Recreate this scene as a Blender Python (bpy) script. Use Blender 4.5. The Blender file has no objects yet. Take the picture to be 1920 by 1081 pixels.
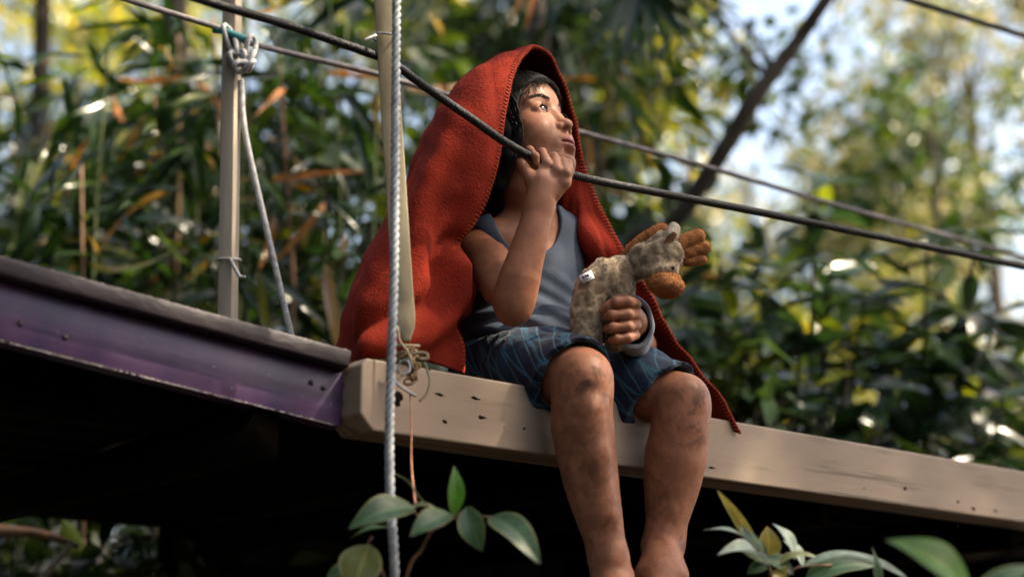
import bpy, bmesh, math, random
import numpy as np
from mathutils import Vector, Matrix

random.seed(7)
RNG = np.random.default_rng(7)
scene = bpy.context.scene
COL = scene.collection
rad = math.radians

# ------------------------------------------------------------------ camera
F = 3200.0                      # focal length in pixels of the 1920 wide photograph
CAMZ = 1.5
PITCH = rad(15.0)
cam_d = bpy.data.cameras.new('camera')
cam = bpy.data.objects.new('camera', cam_d)
COL.objects.link(cam)
cam.location = (0, 0, CAMZ)
cam.rotation_euler = (rad(90) + PITCH, 0, 0)
cam_d.sensor_width = 36
cam_d.lens = 36 * F / 1920
cam_d.clip_start = 0.05
cam_d.clip_end = 2000
cam_d.dof.use_dof = True
cam_d.dof.focus_distance = 3.42
cam_d.dof.aperture_fstop = (cam_d.lens / 1000) / 0.040
scene.camera = cam

# ------------------------------------------------------------------ light
SUN_AZ, SUN_EL = rad(98), rad(50)        # azimuth from +Y towards +X
sdir = Vector((math.sin(SUN_AZ) * math.cos(SUN_EL), math.cos(SUN_AZ) * math.cos(SUN_EL), math.sin(SUN_EL)))
world = bpy.data.worlds.new('World')
scene.world = world
world.use_nodes = True
wn = world.node_tree.nodes
wl = world.node_tree.links
sky = wn.new('ShaderNodeTexSky')
sky.sky_type = 'NISHITA'
sky.sun_disc = False
sky.sun_elevation = SUN_EL
sky.sun_rotation = SUN_AZ
sky.air_density = 1.0
sky.dust_density = 4.0
sky.ozone_density = 1.0
wl.new(sky.outputs[0], wn['Background'].inputs['Color'])
wn['Background'].inputs['Strength'].default_value = 0.115
sun_d = bpy.data.lights.new('sun', 'SUN')
sun_d.energy = 5.0
sun_d.angle = rad(0.53)
sun_d.color = (1.0, 0.93, 0.8)
sun = bpy.data.objects.new('sun', sun_d)
COL.objects.link(sun)
sun.rotation_euler = sdir.to_track_quat('Z', 'Y').to_euler()
sun.location = (6, 8, 20)
vs = scene.view_settings
vs.view_transform = 'Standard'
vs.look = 'None'
vs.gamma = 1
vs.use_curve_mapping = False
vs.exposure = 2.15
vs.use_white_balance = True
vs.white_balance_temperature = 7500
scene.cycles.use_denoising = True
scene.cycles.max_bounces = 8
scene.cycles.transparent_max_bounces = 8
scene.cycles.sample_clamp_indirect = 8.0

# ------------------------------------------------------------------ helpers
FWD = np.array((0, math.cos(PITCH), math.sin(PITCH)))
UPV = np.array((0, -math.sin(PITCH), math.cos(PITCH)))
RGT = np.array((1.0, 0, 0))
C0 = np.array((0, 0, CAMZ))

def P(px, py, Y):
    """World point at world depth Y seen at photograph pixel (px, py)."""
    d = FWD + RGT * ((px - 960) / F) + UPV * ((540.5 - py) / F)
    return C0 + d * (Y / d[1])

def rp(r, Y):
    return r * Y * 1.03 / F

def obj(name, mesh, mat=None, parent=None, smooth=False):
    o = bpy.data.objects.new(name, mesh)
    COL.objects.link(o)
    if mat is not None:
        mesh.materials.clear()
        mesh.materials.append(mat)
    if parent is not None:
        o.parent = parent
        o.matrix_parent_inverse = parent.matrix_basis.inverted()
    if smooth and len(mesh.polygons):
        mesh.polygons.foreach_set('use_smooth', np.ones(len(mesh.polygons), dtype=bool))
    return o

def tag(o, label=None, cat=None, group=None, kind=None):
    if label: o['label'] = label
    if cat: o['category'] = cat
    if group: o['group'] = group
    if kind: o['kind'] = kind
    return o

def empty(name, loc, label=None, cat=None, group=None):
    o = bpy.data.objects.new(name, None)
    COL.objects.link(o)
    o.location = Vector(loc)
    o.empty_display_size = 0.1
    return tag(o, label, cat, group)

def mesh_np(name, verts, faces):
    """faces: (n,3) or (n,4) int array, or a list of such arrays."""
    if not isinstance(faces, list):
        faces = [faces]
    me = bpy.data.meshes.new(name)
    verts = np.asarray(verts, dtype=np.float32)
    me.vertices.add(len(verts))
    me.vertices.foreach_set('co', verts.ravel())
    nl = sum(f.size for f in faces)
    nf = sum(len(f) for f in faces)
    me.loops.add(nl)
    me.polygons.add(nf)
    me.loops.foreach_set('vertex_index', np.concatenate([f.ravel() for f in faces]).astype(np.int32))
    starts, k = [], 0
    for f in faces:
        starts.append(k + np.arange(len(f)) * f.shape[1])
        k += f.size
    me.polygons.foreach_set('loop_start', np.concatenate(starts).astype(np.int32))
    me.update(calc_edges=True)
    me.validate()
    return me

def add_attr(me, name, vals):
    a = me.attributes.new(name, 'FLOAT', 'POINT')
    a.data.foreach_set('value', np.asarray(vals, dtype=np.float32))

def catmull(pts, n):
    pts = np.asarray(pts, dtype=float)
    m = len(pts)
    if m == 2:
        t = np.linspace(0, 1, n)[:, None]
        return pts[0] * (1 - t) + pts[1] * t
    ext = np.concatenate([(2 * pts[0] - pts[1])[None], pts, (2 * pts[-1] - pts[-2])[None]])
    s = np.linspace(0, m - 1, n)
    i = np.minimum(s.astype(int), m - 2)
    t = (s - i).reshape((-1,) + (1,) * (pts.ndim - 1))
    a, b, c, d = ext[i], ext[i + 1], ext[i + 2], ext[i + 3]
    return 0.5 * (2 * b + (c - a) * t + (2 * a - 5 * b + 4 * c - d) * t ** 2 + (3 * b - a - 3 * c + d) * t ** 3)

def tube_arrays(path, radii, seg=8, caps=True):
    path = np.asarray(path, dtype=float)
    n = len(path)
    radii = np.broadcast_to(np.asarray(radii, dtype=float), (n,))
    tan = np.gradient(path, axis=0)
    tan /= np.linalg.norm(tan, axis=1)[:, None] + 1e-12
    ref = np.array((0.0, 0, 1)) if abs(tan[0][2]) < 0.9 else np.array((1.0, 0, 0))
    u = np.cross(tan[0], ref); u /= np.linalg.norm(u)
    V = []
    ang = np.linspace(0, 2 * math.pi, seg, endpoint=False)
    for k in range(n):
        u = u - tan[k] * np.dot(u, tan[k]); u /= np.linalg.norm(u)
        w = np.cross(tan[k], u)
        V.append(path[k] + radii[k] * (np.cos(ang)[:, None] * u + np.sin(ang)[:, None] * w))
    V = np.vstack(V)
    a = np.arange(n - 1)[:, None] * seg
    j = np.arange(seg)[None, :]
    j2 = (j + 1) % seg
    Q = np.stack([a + j, a + j2, a + seg + j2, a + seg + j], -1).reshape(-1, 4)
    T = np.zeros((0, 3), int)
    if caps:
        c0, c1 = len(V), len(V) + 1
        V = np.vstack([V, path[0], path[-1]])
        jj = np.arange(seg); jj2 = (jj + 1) % seg
        e = (n - 1) * seg
        T = np.vstack([np.stack([np.full(seg, c0), jj2, jj], -1), np.stack([np.full(seg, c1), e + jj, e + jj2], -1)])
    return V, Q, T

class MB:
    """collects pieces into ONE mesh"""
    def __init__(self):
        self.V, self.Q, self.T, self.n = [], [], [], 0
    def add(self, V, Q=None, T=None):
        self.V.append(np.asarray(V, dtype=float))
        if Q is not None and len(Q): self.Q.append(np.asarray(Q) + self.n)
        if T is not None and len(T): self.T.append(np.asarray(T) + self.n)
        self.n += len(V)
        return self
    def tube(self, path, r, seg=8, n=None):
        if n: 
            path = catmull(path, n)
            if np.ndim(r) > 0:
                r = np.interp(np.linspace(0, 1, n), np.linspace(0, 1, len(r)), r)
        return self.add(*tube_arrays(path, r, seg))
    def box(self, c, ax, half):
        c = np.asarray(c, float); ax = [np.asarray(a, float) for a in ax]
        V = [c + ax[0] * half[0] * i + ax[1] * half[1] * j + ax[2] * half[2] * k for i in (-1, 1) for j in (-1, 1) for k in (-1, 1)]
        Q = [(0, 1, 3, 2), (4, 6, 7, 5), (0, 4, 5, 1), (2, 3, 7, 6), (0, 2, 6, 4), (1, 5, 7, 3)]
        return self.add(V, np.array(Q))
    def mesh(self, name):
        V = np.vstack(self.V)
        f = []
        if self.Q: f.append(np.vstack(self.Q))
        if self.T: f.append(np.vstack(self.T))
        return mesh_np(name, V, f)
    def build(self, name, mat, parent=None, smooth=True):
        return obj(name, self.mesh(name), mat, parent, smooth)

def bevel(o, w=0.004, seg=2):
    m = o.modifiers.new('bevel', 'BEVEL'); m.width = w; m.segments = seg; m.limit_method = 'ANGLE'
    return o

# ------------------------------------------------------------------ materials
def mat_new(name):
    m = bpy.data.materials.new(name); m.use_nodes = True
    nt = m.node_tree
    return m, nt, nt.nodes, nt.links, nt.nodes['Principled BSDF']

def ramp(N, stops):
    r = N.new('ShaderNodeValToRGB')
    el = r.color_ramp.elements
    while len(el) < len(stops): el.new(0.5)
    for e, (p, c) in zip(el, stops):
        e.position = p; e.color = (*c, 1)
    return r

def surf(name, c1, c2, scale=8, rough=0.6, bump=0.2, bscale=60, stretch=(1, 1, 1), detail=6, spec=0.4, metallic=0.0, sheen=0.0, bdist=0.004):
    m, nt, N, L, b = mat_new(name)
    tc = N.new('ShaderNodeTexCoord'); mp = N.new('ShaderNodeMapping'); mp.inputs['Scale'].default_value = stretch
    L.new(tc.outputs['Object'], mp.inputs[0])
    n1 = N.new('ShaderNodeTexNoise'); n1.inputs['Scale'].default_value = scale; n1.inputs['Detail'].default_value = detail
    L.new(mp.outputs[0], n1.inputs[0])
    r = ramp(N, [(0.3, c1), (0.7, c2)])
    L.new(n1.outputs[0], r.inputs[0]); L.new(r.outputs[0], b.inputs['Base Color'])
    n2 = N.new('ShaderNodeTexNoise'); n2.inputs['Scale'].default_value = bscale; n2.inputs['Detail'].default_value = 8
    L.new(mp.outputs[0], n2.inputs[0])
    bp = N.new('ShaderNodeBump'); bp.inputs['Strength'].default_value = bump; bp.inputs['Distance'].default_value = bdist
    L.new(n2.outputs[0], bp.inputs['Height']); L.new(bp.outputs[0], b.inputs['Normal'])
    b.inputs['Roughness'].default_value = rough
    b.inputs['Specular IOR Level'].default_value = spec
    b.inputs['Metallic'].default_value = metallic
    if sheen:
        b.inputs['Sheen Weight'].default_value = sheen
        b.inputs['Sheen Roughness'].default_value = 0.5
        b.inputs['Sheen Tint'].default_value = (*c2, 1)
    return m

def leaf_mat(name, stops, trans=0.45, rough=0.45, tcol=(1.3, 1.35, 0.5), use_attr=True, spec=0.5):
    """stops: colour by the leaf's own random value"""
    m, nt, N, L, b = mat_new(name)
    r = ramp(N, stops)
    if use_attr:
        at = N.new('ShaderNodeAttribute'); at.attribute_name = 'rnd'
        L.new(at.outputs['Fac'], r.inputs[0])
    else:
        oi = N.new('ShaderNodeObjectInfo'); L.new(oi.outputs['Random'], r.inputs[0])
    L.new(r.outputs[0], b.inputs['Base Color'])
    b.inputs['Roughness'].default_value = rough
    b.inputs['Specular IOR Level'].default_value = spec
    tr = N.new('ShaderNodeBsdfTranslucent')
    mu = N.new('ShaderNodeMix'); mu.data_type = 'RGBA'; mu.blend_type = 'MULTIPLY'; mu.inputs[0].default_value = 1
    L.new(r.outputs[0], mu.inputs[6]); mu.inputs[7].default_value = (*tcol, 1)
    L.new(mu.outputs[2], tr.inputs[0])
    mx = N.new('ShaderNodeMixShader'); mx.inputs[0].default_value = trans
    L.new(b.outputs[0], mx.inputs[1]); L.new(tr.outputs[0], mx.inputs[2])
    L.new(mx.outputs[0], N['Material Output'].inputs[0])
    return m

M = {}
M['ground'] = surf('forest_floor', (0.010, 0.007, 0.004), (0.03, 0.02, 0.011), 1.5, 0.95, 0.6, 20)
M['bark'] = surf('bark', (0.016, 0.011, 0.007), (0.055, 0.04, 0.026), 14, 0.9, 0.8, 40, (1, 1, 0.25))
M['stem'] = surf('stem', (0.10, 0.05, 0.03), (0.2, 0.11, 0.06), 25, 0.7, 0.3, 80)
M['green_stem'] = surf('green_stem', (0.03, 0.05, 0.012), (0.10, 0.12, 0.03), 25, 0.6, 0.2, 80)
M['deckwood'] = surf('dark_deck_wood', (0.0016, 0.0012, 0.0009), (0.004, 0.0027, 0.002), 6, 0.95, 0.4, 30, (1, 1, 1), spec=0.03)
M['black_rope'] = surf('black_rope', (0.003, 0.003, 0.0035), (0.009, 0.009, 0.010), 60, 0.5, 0.5, 250, spec=0.3)
M['grey_wire'] = surf('grey_wire', (0.07, 0.06, 0.06), (0.2, 0.18, 0.18), 40, 0.5, 0.4, 200)
M['white_rope'] = surf('pale_rope', (0.15, 0.165, 0.185), (0.38, 0.41, 0.44), 45, 0.85, 0.6, 500, sheen=0.1, bdist=0.002)
M['grey_rope'] = surf('grey_cord', (0.25, 0.25, 0.25), (0.5, 0.5, 0.5), 60, 0.8, 0.5, 400)
M['teal_rope'] = surf('teal_binding', (0.01, 0.12, 0.13), (0.03, 0.25, 0.25), 60, 0.6, 0.4, 300)
M['copper'] = surf('copper_wire', (0.25, 0.10, 0.05), (0.45, 0.20, 0.12), 80, 0.4, 0.3, 300, metallic=0.3)
M['steel'] = surf('steel_wire', (0.25, 0.25, 0.26), (0.5, 0.5, 0.5), 80, 0.35, 0.3, 300, metallic=0.8)
M['rust'] = surf('rusty_link', (0.10, 0.05, 0.025), (0.32, 0.19, 0.09), 120, 0.6, 0.6, 400, metallic=0.2)
M['dark'] = surf('dark_hole', (0.004, 0.003, 0.002), (0.012, 0.008, 0.006), 60, 0.95, 0.6, 120, spec=0.05)

def mat_paint_timber():
    m, nt, N, L, b = mat_new('weathered_taupe_paint')
    tc = N.new('ShaderNodeTexCoord')
    def noise(scale, detail, stretch=(1, 1, 1)):
        mp = N.new('ShaderNodeMapping'); mp.inputs['Scale'].default_value = stretch
        n = N.new('ShaderNodeTexNoise'); n.inputs['Scale'].default_value = scale; n.inputs['Detail'].default_value = detail
        L.new(tc.outputs['Object'], mp.inputs[0]); L.new(mp.outputs[0], n.inputs[0]); return n
    n1 = noise(3, 8, (1, 1, 3)); r1 = ramp(N, [(0.3, (0.19, 0.135, 0.093)), (0.7, (0.295, 0.215, 0.155))]); L.new(n1.outputs[0], r1.inputs[0])
    n2 = noise(14, 10, (0.25, 1, 2.2)); r2 = ramp(N, [(0.60, (0, 0, 0)), (0.72, (1, 1, 1))]); L.new(n2.outputs[0], r2.inputs[0])
    mx = N.new('ShaderNodeMix'); mx.data_type = 'RGBA'; L.new(r2.outputs[0], mx.inputs[0]); L.new(r1.outputs[0], mx.inputs[6]); mx.inputs[7].default_value = (0.15, 0.105, 0.07, 1)
    n3 = noise(90, 6); r3 = ramp(N, [(0.70, (0, 0, 0)), (0.76, (1, 1, 1))]); L.new(n3.outputs[0], r3.inputs[0])
    mx2 = N.new('ShaderNodeMix'); mx2.data_type = 'RGBA'; L.new(r3.outputs[0], mx2.inputs[0]); L.new(mx.outputs[2], mx2.inputs[6]); mx2.inputs[7].default_value = (0.05, 0.03, 0.02, 1)
    n7 = noise(30, 5, (0.035, 1, 1)); r7 = ramp(N, [(0.62, (0, 0, 0)), (0.645, (1, 1, 1))]); L.new(n7.outputs[0], r7.inputs[0])
    mx3 = N.new('ShaderNodeMix'); mx3.data_type = 'RGBA'; L.new(r7.outputs[0], mx3.inputs[0]); L.new(mx2.outputs[2], mx3.inputs[6]); mx3.inputs[7].default_value = (0.13, 0.09, 0.06, 1)
    mx2 = mx3
    L.new(mx2.outputs[2], b.inputs['Base Color'])
    b.inputs['Roughness'].default_value = 0.62
    n4 = noise(40, 8, (0.15, 1, 1.5)); bp = N.new('ShaderNodeBump'); bp.inputs['Strength'].default_value = 0.25; bp.inputs['Distance'].default_value = 0.003
    L.new(n4.outputs[0], bp.inputs['Height']); L.new(bp.outputs[0], b.inputs['Normal'])
    return m
M['timber'] = mat_paint_timber()
M['lath'] = surf('mossy_lath', (0.15, 0.12, 0.065), (0.29, 0.245, 0.165), 14, 0.8, 0.25, 60, (1, 1, 0.35))
M['post'] = surf('pale_post', (0.2, 0.16, 0.12), (0.33, 0.28, 0.22), 10, 0.75, 0.3, 60, (3, 3, 0.3))

def mat_purple():
    m, nt, N, L, b = mat_new('purple_beam_paint')
    tc = N.new('ShaderNodeTexCoord')
    def noise(scale, detail, stretch=(1, 1, 1)):
        mp = N.new('ShaderNodeMapping'); mp.inputs['Scale'].default_value = stretch
        n = N.new('ShaderNodeTexNoise'); n.inputs['Scale'].default_value = scale; n.inputs['Detail'].default_value = detail
        L.new(tc.outputs['Object'], mp.inputs[0]); L.new(mp.outputs[0], n.inputs[0]); return n
    n1 = noise(5, 5, (2, 2, 0.15)); r1 = ramp(N, [(0.34, (0.028, 0.019, 0.060)), (0.47, (0.056, 0.026, 0.080)), (0.66, (0.086, 0.040, 0.095))]); L.new(n1.outputs[0], r1.inputs[0])
    n8 = noise(26, 8, (0.06, 1, 1)); r8 = ramp(N, [(0.35, (0.6, 0.6, 0.6)), (0.65, (1.35, 1.3, 1.3))]); L.new(n8.outputs[0], r8.inputs[0])
    m8 = N.new('ShaderNodeMix'); m8.data_type = 'RGBA'; m8.blend_type = 'MULTIPLY'; m8.inputs[0].default_value = 1; L.new(r1.outputs[0], m8.inputs[6]); L.new(r8.outputs[0], m8.inputs[7])
    n3 = noise(70, 4); r3 = ramp(N, [(0.69, (0, 0, 0)), (0.72, (1, 1, 1))]); L.new(n3.outputs[0], r3.inputs[0])
    mx2 = N.new('ShaderNodeMix'); mx2.data_type = 'RGBA'; L.new(r3.outputs[0], mx2.inputs[0]); L.new(m8.outputs[2], mx2.inputs[6]); mx2.inputs[7].default_value = (0.3, 0.26, 0.28, 1)
    L.new(mx2.outputs[2], b.inputs['Base Color'])
    b.inputs['Roughness'].default_value = 0.38
    n4 = noise(60, 6, (0.2, 1, 1)); bp = N.new('ShaderNodeBump'); bp.inputs['Strength'].default_value = 0.3; bp.inputs['Distance'].default_value = 0.002
    L.new(n4.outputs[0], bp.inputs['Height']); L.new(bp.outputs[0], b.inputs['Normal'])
    return m
M['purple'] = mat_purple()
M['chips'] = surf('bare_chipped_edge', (0.2, 0.16, 0.16), (0.5, 0.45, 0.42), 80, 0.6, 0.5, 200)
M['brownbeam'] = surf('dark_plum_cap', (0.011, 0.007, 0.009), (0.032, 0.019, 0.024), 12, 0.5, 0.5, 70, (0.5, 1, 1))

def mat_skin():
    m, nt, N, L, b = mat_new('brown_skin')
    tc = N.new('ShaderNodeTexCoord')
    def noise(scale, detail):
        n = N.new('ShaderNodeTexNoise'); n.inputs['Scale'].default_value = scale; n.inputs['Detail'].default_value = detail
        L.new(tc.outputs['Object'], n.inputs[0]); return n
    def attr(nm):
        a = N.new('ShaderNodeAttribute'); a.attribute_name = nm; return a
    def mix(f, a, col, blend='MIX'):
        x = N.new('ShaderNodeMix'); x.data_type = 'RGBA'; x.blend_type = blend
        L.new(f, x.inputs[0]); L.new(a, x.inputs[6]); x.inputs[7].default_value = (*col, 1); return x.outputs[2]
    n1 = noise(14, 6); r1 = ramp(N, [(0.3, (0.205, 0.086, 0.048)), (0.7, (0.29, 0.125, 0.072))]); L.new(n1.outputs[0], r1.inputs[0])
    nb = noise(55, 8); rbk = ramp(N, [(0.3, (0.80, 0.74, 0.72)), (0.7, (1.12, 1.08, 1.05))]); L.new(nb.outputs[0], rbk.inputs[0])
    mxb = N.new('ShaderNodeMix'); mxb.data_type = 'RGBA'; mxb.blend_type = 'MULTIPLY'; mxb.inputs[0].default_value = 1; L.new(r1.outputs[0], mxb.inputs[6]); L.new(rbk.outputs[0], mxb.inputs[7])
    c = mxb.outputs[2]
    c = mix(attr('palm').outputs['Fac'], c, (0.38, 0.19, 0.13))
    c = mix(attr('lips').outputs['Fac'], c, (0.20, 0.062, 0.055))
    n2 = N.new('ShaderNodeTexNoise'); n2.inputs['Scale'].default_value = 26; n2.inputs['Detail'].default_value = 12; n2.inputs['Roughness'].default_value = 0.62; n2.inputs['Distortion'].default_value = 0.8; L.new(tc.outputs['Object'], n2.inputs[0])
    r2 = ramp(N, [(0.49, (0, 0, 0)), (0.53, (0.6, 0.6, 0.6)), (0.66, (1, 1, 1))]); L.new(n2.outputs[0], r2.inputs[0])
    n5 = noise(150, 4); r5 = ramp(N, [(0.71, (0, 0, 0)), (0.75, (1, 1, 1))]); L.new(n5.outputs[0], r5.inputs[0])
    sp = N.new('ShaderNodeMath'); sp.operation = 'MULTIPLY'; L.new(r5.outputs[0], sp.inputs[0]); L.new(attr('legs').outputs['Fac'], sp.inputs[1])
    c = mix(sp.outputs[0], c, (0.05, 0.022, 0.014))
    ml = N.new('ShaderNodeMath'); ml.operation = 'MULTIPLY'; L.new(r2.outputs[0], ml.inputs[0]); L.new(attr('dirt').outputs['Fac'], ml.inputs[1])
    c = mix(ml.outputs[0], c, (0.075, 0.030, 0.015))
    L.new(c, b.inputs['Base Color'])
    rr_ = noise(120, 6); mr_ = N.new('ShaderNodeMapRange'); mr_.inputs[1].default_value = 0.3; mr_.inputs[2].default_value = 0.7; mr_.inputs[3].default_value = 0.38; mr_.inputs[4].default_value = 0.62; L.new(rr_.outputs[0], mr_.inputs[0]); L.new(mr_.outputs[0], b.inputs['Roughness'])
    b.inputs['Specular IOR Level'].default_value = 0.22
    b.inputs['Subsurface Weight'].default_value = 0.12
    b.inputs['Subsurface Radius'].default_value = (1.0, 0.4, 0.2)
    b.inputs['Subsurface Scale'].default_value = 0.006
    n4 = noise(220, 8); bp = N.new('ShaderNodeBump'); bp.inputs['Strength'].default_value = 0.22; bp.inputs['Distance'].default_value = 0.002
    L.new(n4.outputs[0], bp.inputs['Height']); L.new(bp.outputs[0], b.inputs['Normal'])
    return m
M['skin'] = mat_skin()
M['hair'] = surf('black_hair', (0.0025, 0.002, 0.0022), (0.007, 0.005, 0.005), 30, 0.62, 0.4, 260, (1, 1, 0.3), spec=0.16)
M['blanket'] = surf('red_wool', (0.125, 0.0105, 0.006), (0.24, 0.0225, 0.010), 14, 0.95, 0.8, 200, spec=0.12, sheen=0.35, bdist=0.003)
M['stitch'] = surf('red_stitch_thread', (0.40, 0.07, 0.03), (0.52, 0.12, 0.06), 60, 0.9, 0.2, 200, sheen=0.2)
M['tank'] = surf('blue_grey_jersey', (0.030, 0.041, 0.062), (0.052, 0.068, 0.094), 18, 0.9, 0.5, 300, spec=0.2, sheen=0.15, bdist=0.002)
M['cuff'] = surf('grey_cuff_cloth', (0.16, 0.17, 0.2), (0.27, 0.28, 0.32), 40, 0.9, 0.4, 400, sheen=0.2, bdist=0.002)

def mat_shorts():
    m, nt, N, L, b = mat_new('navy_teal_plaid')
    tc = N.new('ShaderNodeTexCoord')
    n0 = N.new('ShaderNodeTexNoise'); n0.inputs['Scale'].default_value = 9; L.new(tc.outputs['Object'], n0.inputs[0])
    rb = ramp(N, [(0.40, (0.004, 0.006, 0.019)), (0.62, (0.005, 0.020, 0.046))]); L.new(n0.outputs[0], rb.inputs[0])
    col = rb.outputs[0]
    for rot, sc, th, tint in (((0, 0, rad(-50)), 9.0, 0.965, (0.012, 0.06, 0.10)), ((0, rad(62), rad(35)), 7.0, 0.972, (0.016, 0.075, 0.12)), ((rad(30), rad(20), rad(40)), 12.0, 0.982, (0.03, 0.09, 0.135))):
        mp = N.new('ShaderNodeMapping'); mp.inputs['Rotation'].default_value = rot; L.new(tc.outputs['Object'], mp.inputs[0])
        w = N.new('ShaderNodeTexWave'); w.inputs['Scale'].default_value = sc; w.inputs['Distortion'].default_value = 0.6; w.inputs['Detail Scale'].default_value = 3; L.new(mp.outputs[0], w.inputs[0])
        r = ramp(N, [(th - 0.04, (0, 0, 0)), (th, (0.8, 0.8, 0.8))]); L.new(w.outputs['Fac'], r.inputs[0])
        x = N.new('ShaderNodeMix'); x.data_type = 'RGBA'; L.new(r.outputs[0], x.inputs[0]); L.new(col, x.inputs[6]); x.inputs[7].default_value = (*tint, 1)
        col = x.outputs[2]
    L.new(col, b.inputs['Base Color'])
    b.inputs['Roughness'].default_value = 0.8; b.inputs['Sheen Weight'].default_value = 0.08; b.inputs['Specular IOR Level'].default_value = 0.2
    n4 = N.new('ShaderNodeTexNoise'); n4.inputs['Scale'].default_value = 60; n4.inputs['Detail'].default_value = 8; bp = N.new('ShaderNodeBump'); bp.inputs['Strength'].default_value = 0.4; bp.inputs['Distance'].default_value = 0.006
    L.new(tc.outputs['Object'], n4.inputs[0]); L.new(n4.outputs[0], bp.inputs['Height']); L.new(bp.outputs[0], b.inputs['Normal'])
    return m
M['shorts'] = mat_shorts()

def mat_plush():
    m, nt, N, L, b = mat_new('tan_plush_with_pale_net')
    tc = N.new('ShaderNodeTexCoord')
    n0 = N.new('ShaderNodeTexNoise'); n0.inputs['Scale'].default_value = 30; L.new(tc.outputs['Object'], n0.inputs[0])
    ad = N.new('ShaderNodeMix'); ad.data_type = 'RGBA'; ad.blend_type = 'ADD'; ad.inputs[0].default_value = 0.02
    L.new(tc.outputs['Object'], ad.inputs[6]); L.new(n0.outputs[1], ad.inputs[7])
    v = N.new('ShaderNodeTexVoronoi'); v.feature = 'DISTANCE_TO_EDGE'; v.inputs['Scale'].default_value = 36; L.new(ad.outputs[2], v.inputs[0])
    r = ramp(N, [(0.02, (0.31, 0.235, 0.155)), (0.22, (0.175, 0.120, 0.074))]); L.new(v.outputs[0], r.inputs[0])
    n1 = N.new('ShaderNodeTexNoise'); n1.inputs['Scale'].default_value = 90; n1.inputs['Detail'].default_value = 8; L.new(tc.outputs['Object'], n1.inputs[0])
    mx = N.new('ShaderNodeMix'); mx.data_type = 'RGBA'; mx.blend_type = 'OVERLAY'; mx.inputs[0].default_value = 0.6
    L.new(r.outputs[0], mx.inputs[6]); L.new(n1.outputs[0], mx.inputs[7]); L.new(mx.outputs[2], b.inputs['Base Color'])
    b.inputs['Roughness'].default_value = 0.95; b.inputs['Sheen Weight'].default_value = 0.3; b.inputs['Specular IOR Level'].default_value = 0.15
    bp = N.new('ShaderNodeBump'); bp.inputs['Strength'].default_value = 0.7; bp.inputs['Distance'].default_value = 0.005
    L.new(n1.outputs[0], bp.inputs['Height']); L.new(bp.outputs[0], b.inputs['Normal'])
    return m
M['plush'] = mat_plush()
M['plush_brown'] = surf('brown_plush', (0.22, 0.085, 0.03), (0.34, 0.14, 0.055), 50, 0.95, 0.6, 250, spec=0.15, sheen=0.3)
M['plush_light'] = surf('pale_plush', (0.4, 0.33, 0.26), (0.55, 0.47, 0.38), 60, 0.95, 0.6, 250, spec=0.15, sheen=0.3)
M['plush_dark'] = surf('dark_brown_plush', (0.07, 0.03, 0.014), (0.13, 0.06, 0.03), 60, 0.95, 0.6, 250, spec=0.15, sheen=0.2)
M['white'] = surf('white_cloth_tag', (0.6, 0.6, 0.62), (0.75, 0.75, 0.75), 40, 0.8, 0.2, 200)
M['ink'] = surf('dark_print', (0.02, 0.02, 0.05), (0.04, 0.04, 0.07), 40, 0.7, 0.1, 200)

def mat_eye():
    m, nt, N, L, b = mat_new('eye_white_and_iris')
    at = N.new('ShaderNodeAttribute'); at.attribute_name = 'iris'
    r = ramp(N, [(0.0, (0.40, 0.36, 0.34)), (0.52, (0.36, 0.32, 0.30)), (0.60, (0.03, 0.014, 0.008)), (0.9, (0.002, 0.002, 0.002))])
    L.new(at.outputs['Fac'], r.inputs[0]); L.new(r.outputs[0], b.inputs['Base Color'])
    b.inputs['Roughness'].default_value = 0.08
    return m
M['eye'] = mat_eye()

# foliage
M['bamboo'] = leaf_mat('bamboo_leaf', [(0.0, (0.012, 0.03, 0.010)), (0.45, (0.028, 0.06, 0.016)), (0.80, (0.07, 0.11, 0.022)), (0.88, (0.22, 0.10, 0.03)), (0.95, (0.34, 0.12, 0.025)), (1.0, (0.26, 0.2, 0.12))], 0.4, 0.35)
M['bamboo_single'] = leaf_mat('bamboo_single_leaf', [(0.0, (0.005, 0.015, 0.006)), (0.55, (0.012, 0.034, 0.008)), (0.86, (0.045, 0.085, 0.012)), (0.91, (0.14, 0.12, 0.02)), (0.955, (0.42, 0.12, 0.018)), (1.0, (0.30, 0.19, 0.10))], 0.4, 0.22, use_attr=False)
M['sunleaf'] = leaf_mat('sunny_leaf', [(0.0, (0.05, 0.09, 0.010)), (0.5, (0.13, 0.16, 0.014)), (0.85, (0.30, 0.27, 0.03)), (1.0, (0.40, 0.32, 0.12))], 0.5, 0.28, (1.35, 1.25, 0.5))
M['paleleaf'] = leaf_mat('sun_paled_leaf', [(0.0, (0.05, 0.08, 0.02)), (0.35, (0.13, 0.16, 0.04)), (0.7, (0.27, 0.25, 0.10)), (1.0, (0.42, 0.35, 0.22))], 0.45, 0.3, (1.15, 1.1, 0.85))  # pale tones put the overexposed sunlit look into the leaf colour
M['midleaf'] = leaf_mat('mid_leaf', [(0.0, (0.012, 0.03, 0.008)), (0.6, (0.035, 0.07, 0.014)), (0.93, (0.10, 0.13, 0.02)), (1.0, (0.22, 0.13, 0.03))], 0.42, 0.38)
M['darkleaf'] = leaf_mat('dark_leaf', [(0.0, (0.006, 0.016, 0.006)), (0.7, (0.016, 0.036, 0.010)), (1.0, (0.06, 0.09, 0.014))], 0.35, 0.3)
M['broad'] = leaf_mat('broad_dark_leaf', [(0.0, (0.010, 0.024, 0.014)), (0.6, (0.018, 0.042, 0.02)), (0.90, (0.035, 0.065, 0.022)), (0.95, (0.16, 0.19, 0.02)), (1.0, (0.25, 0.26, 0.03))], 0.3, 0.28, use_attr=False)

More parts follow.
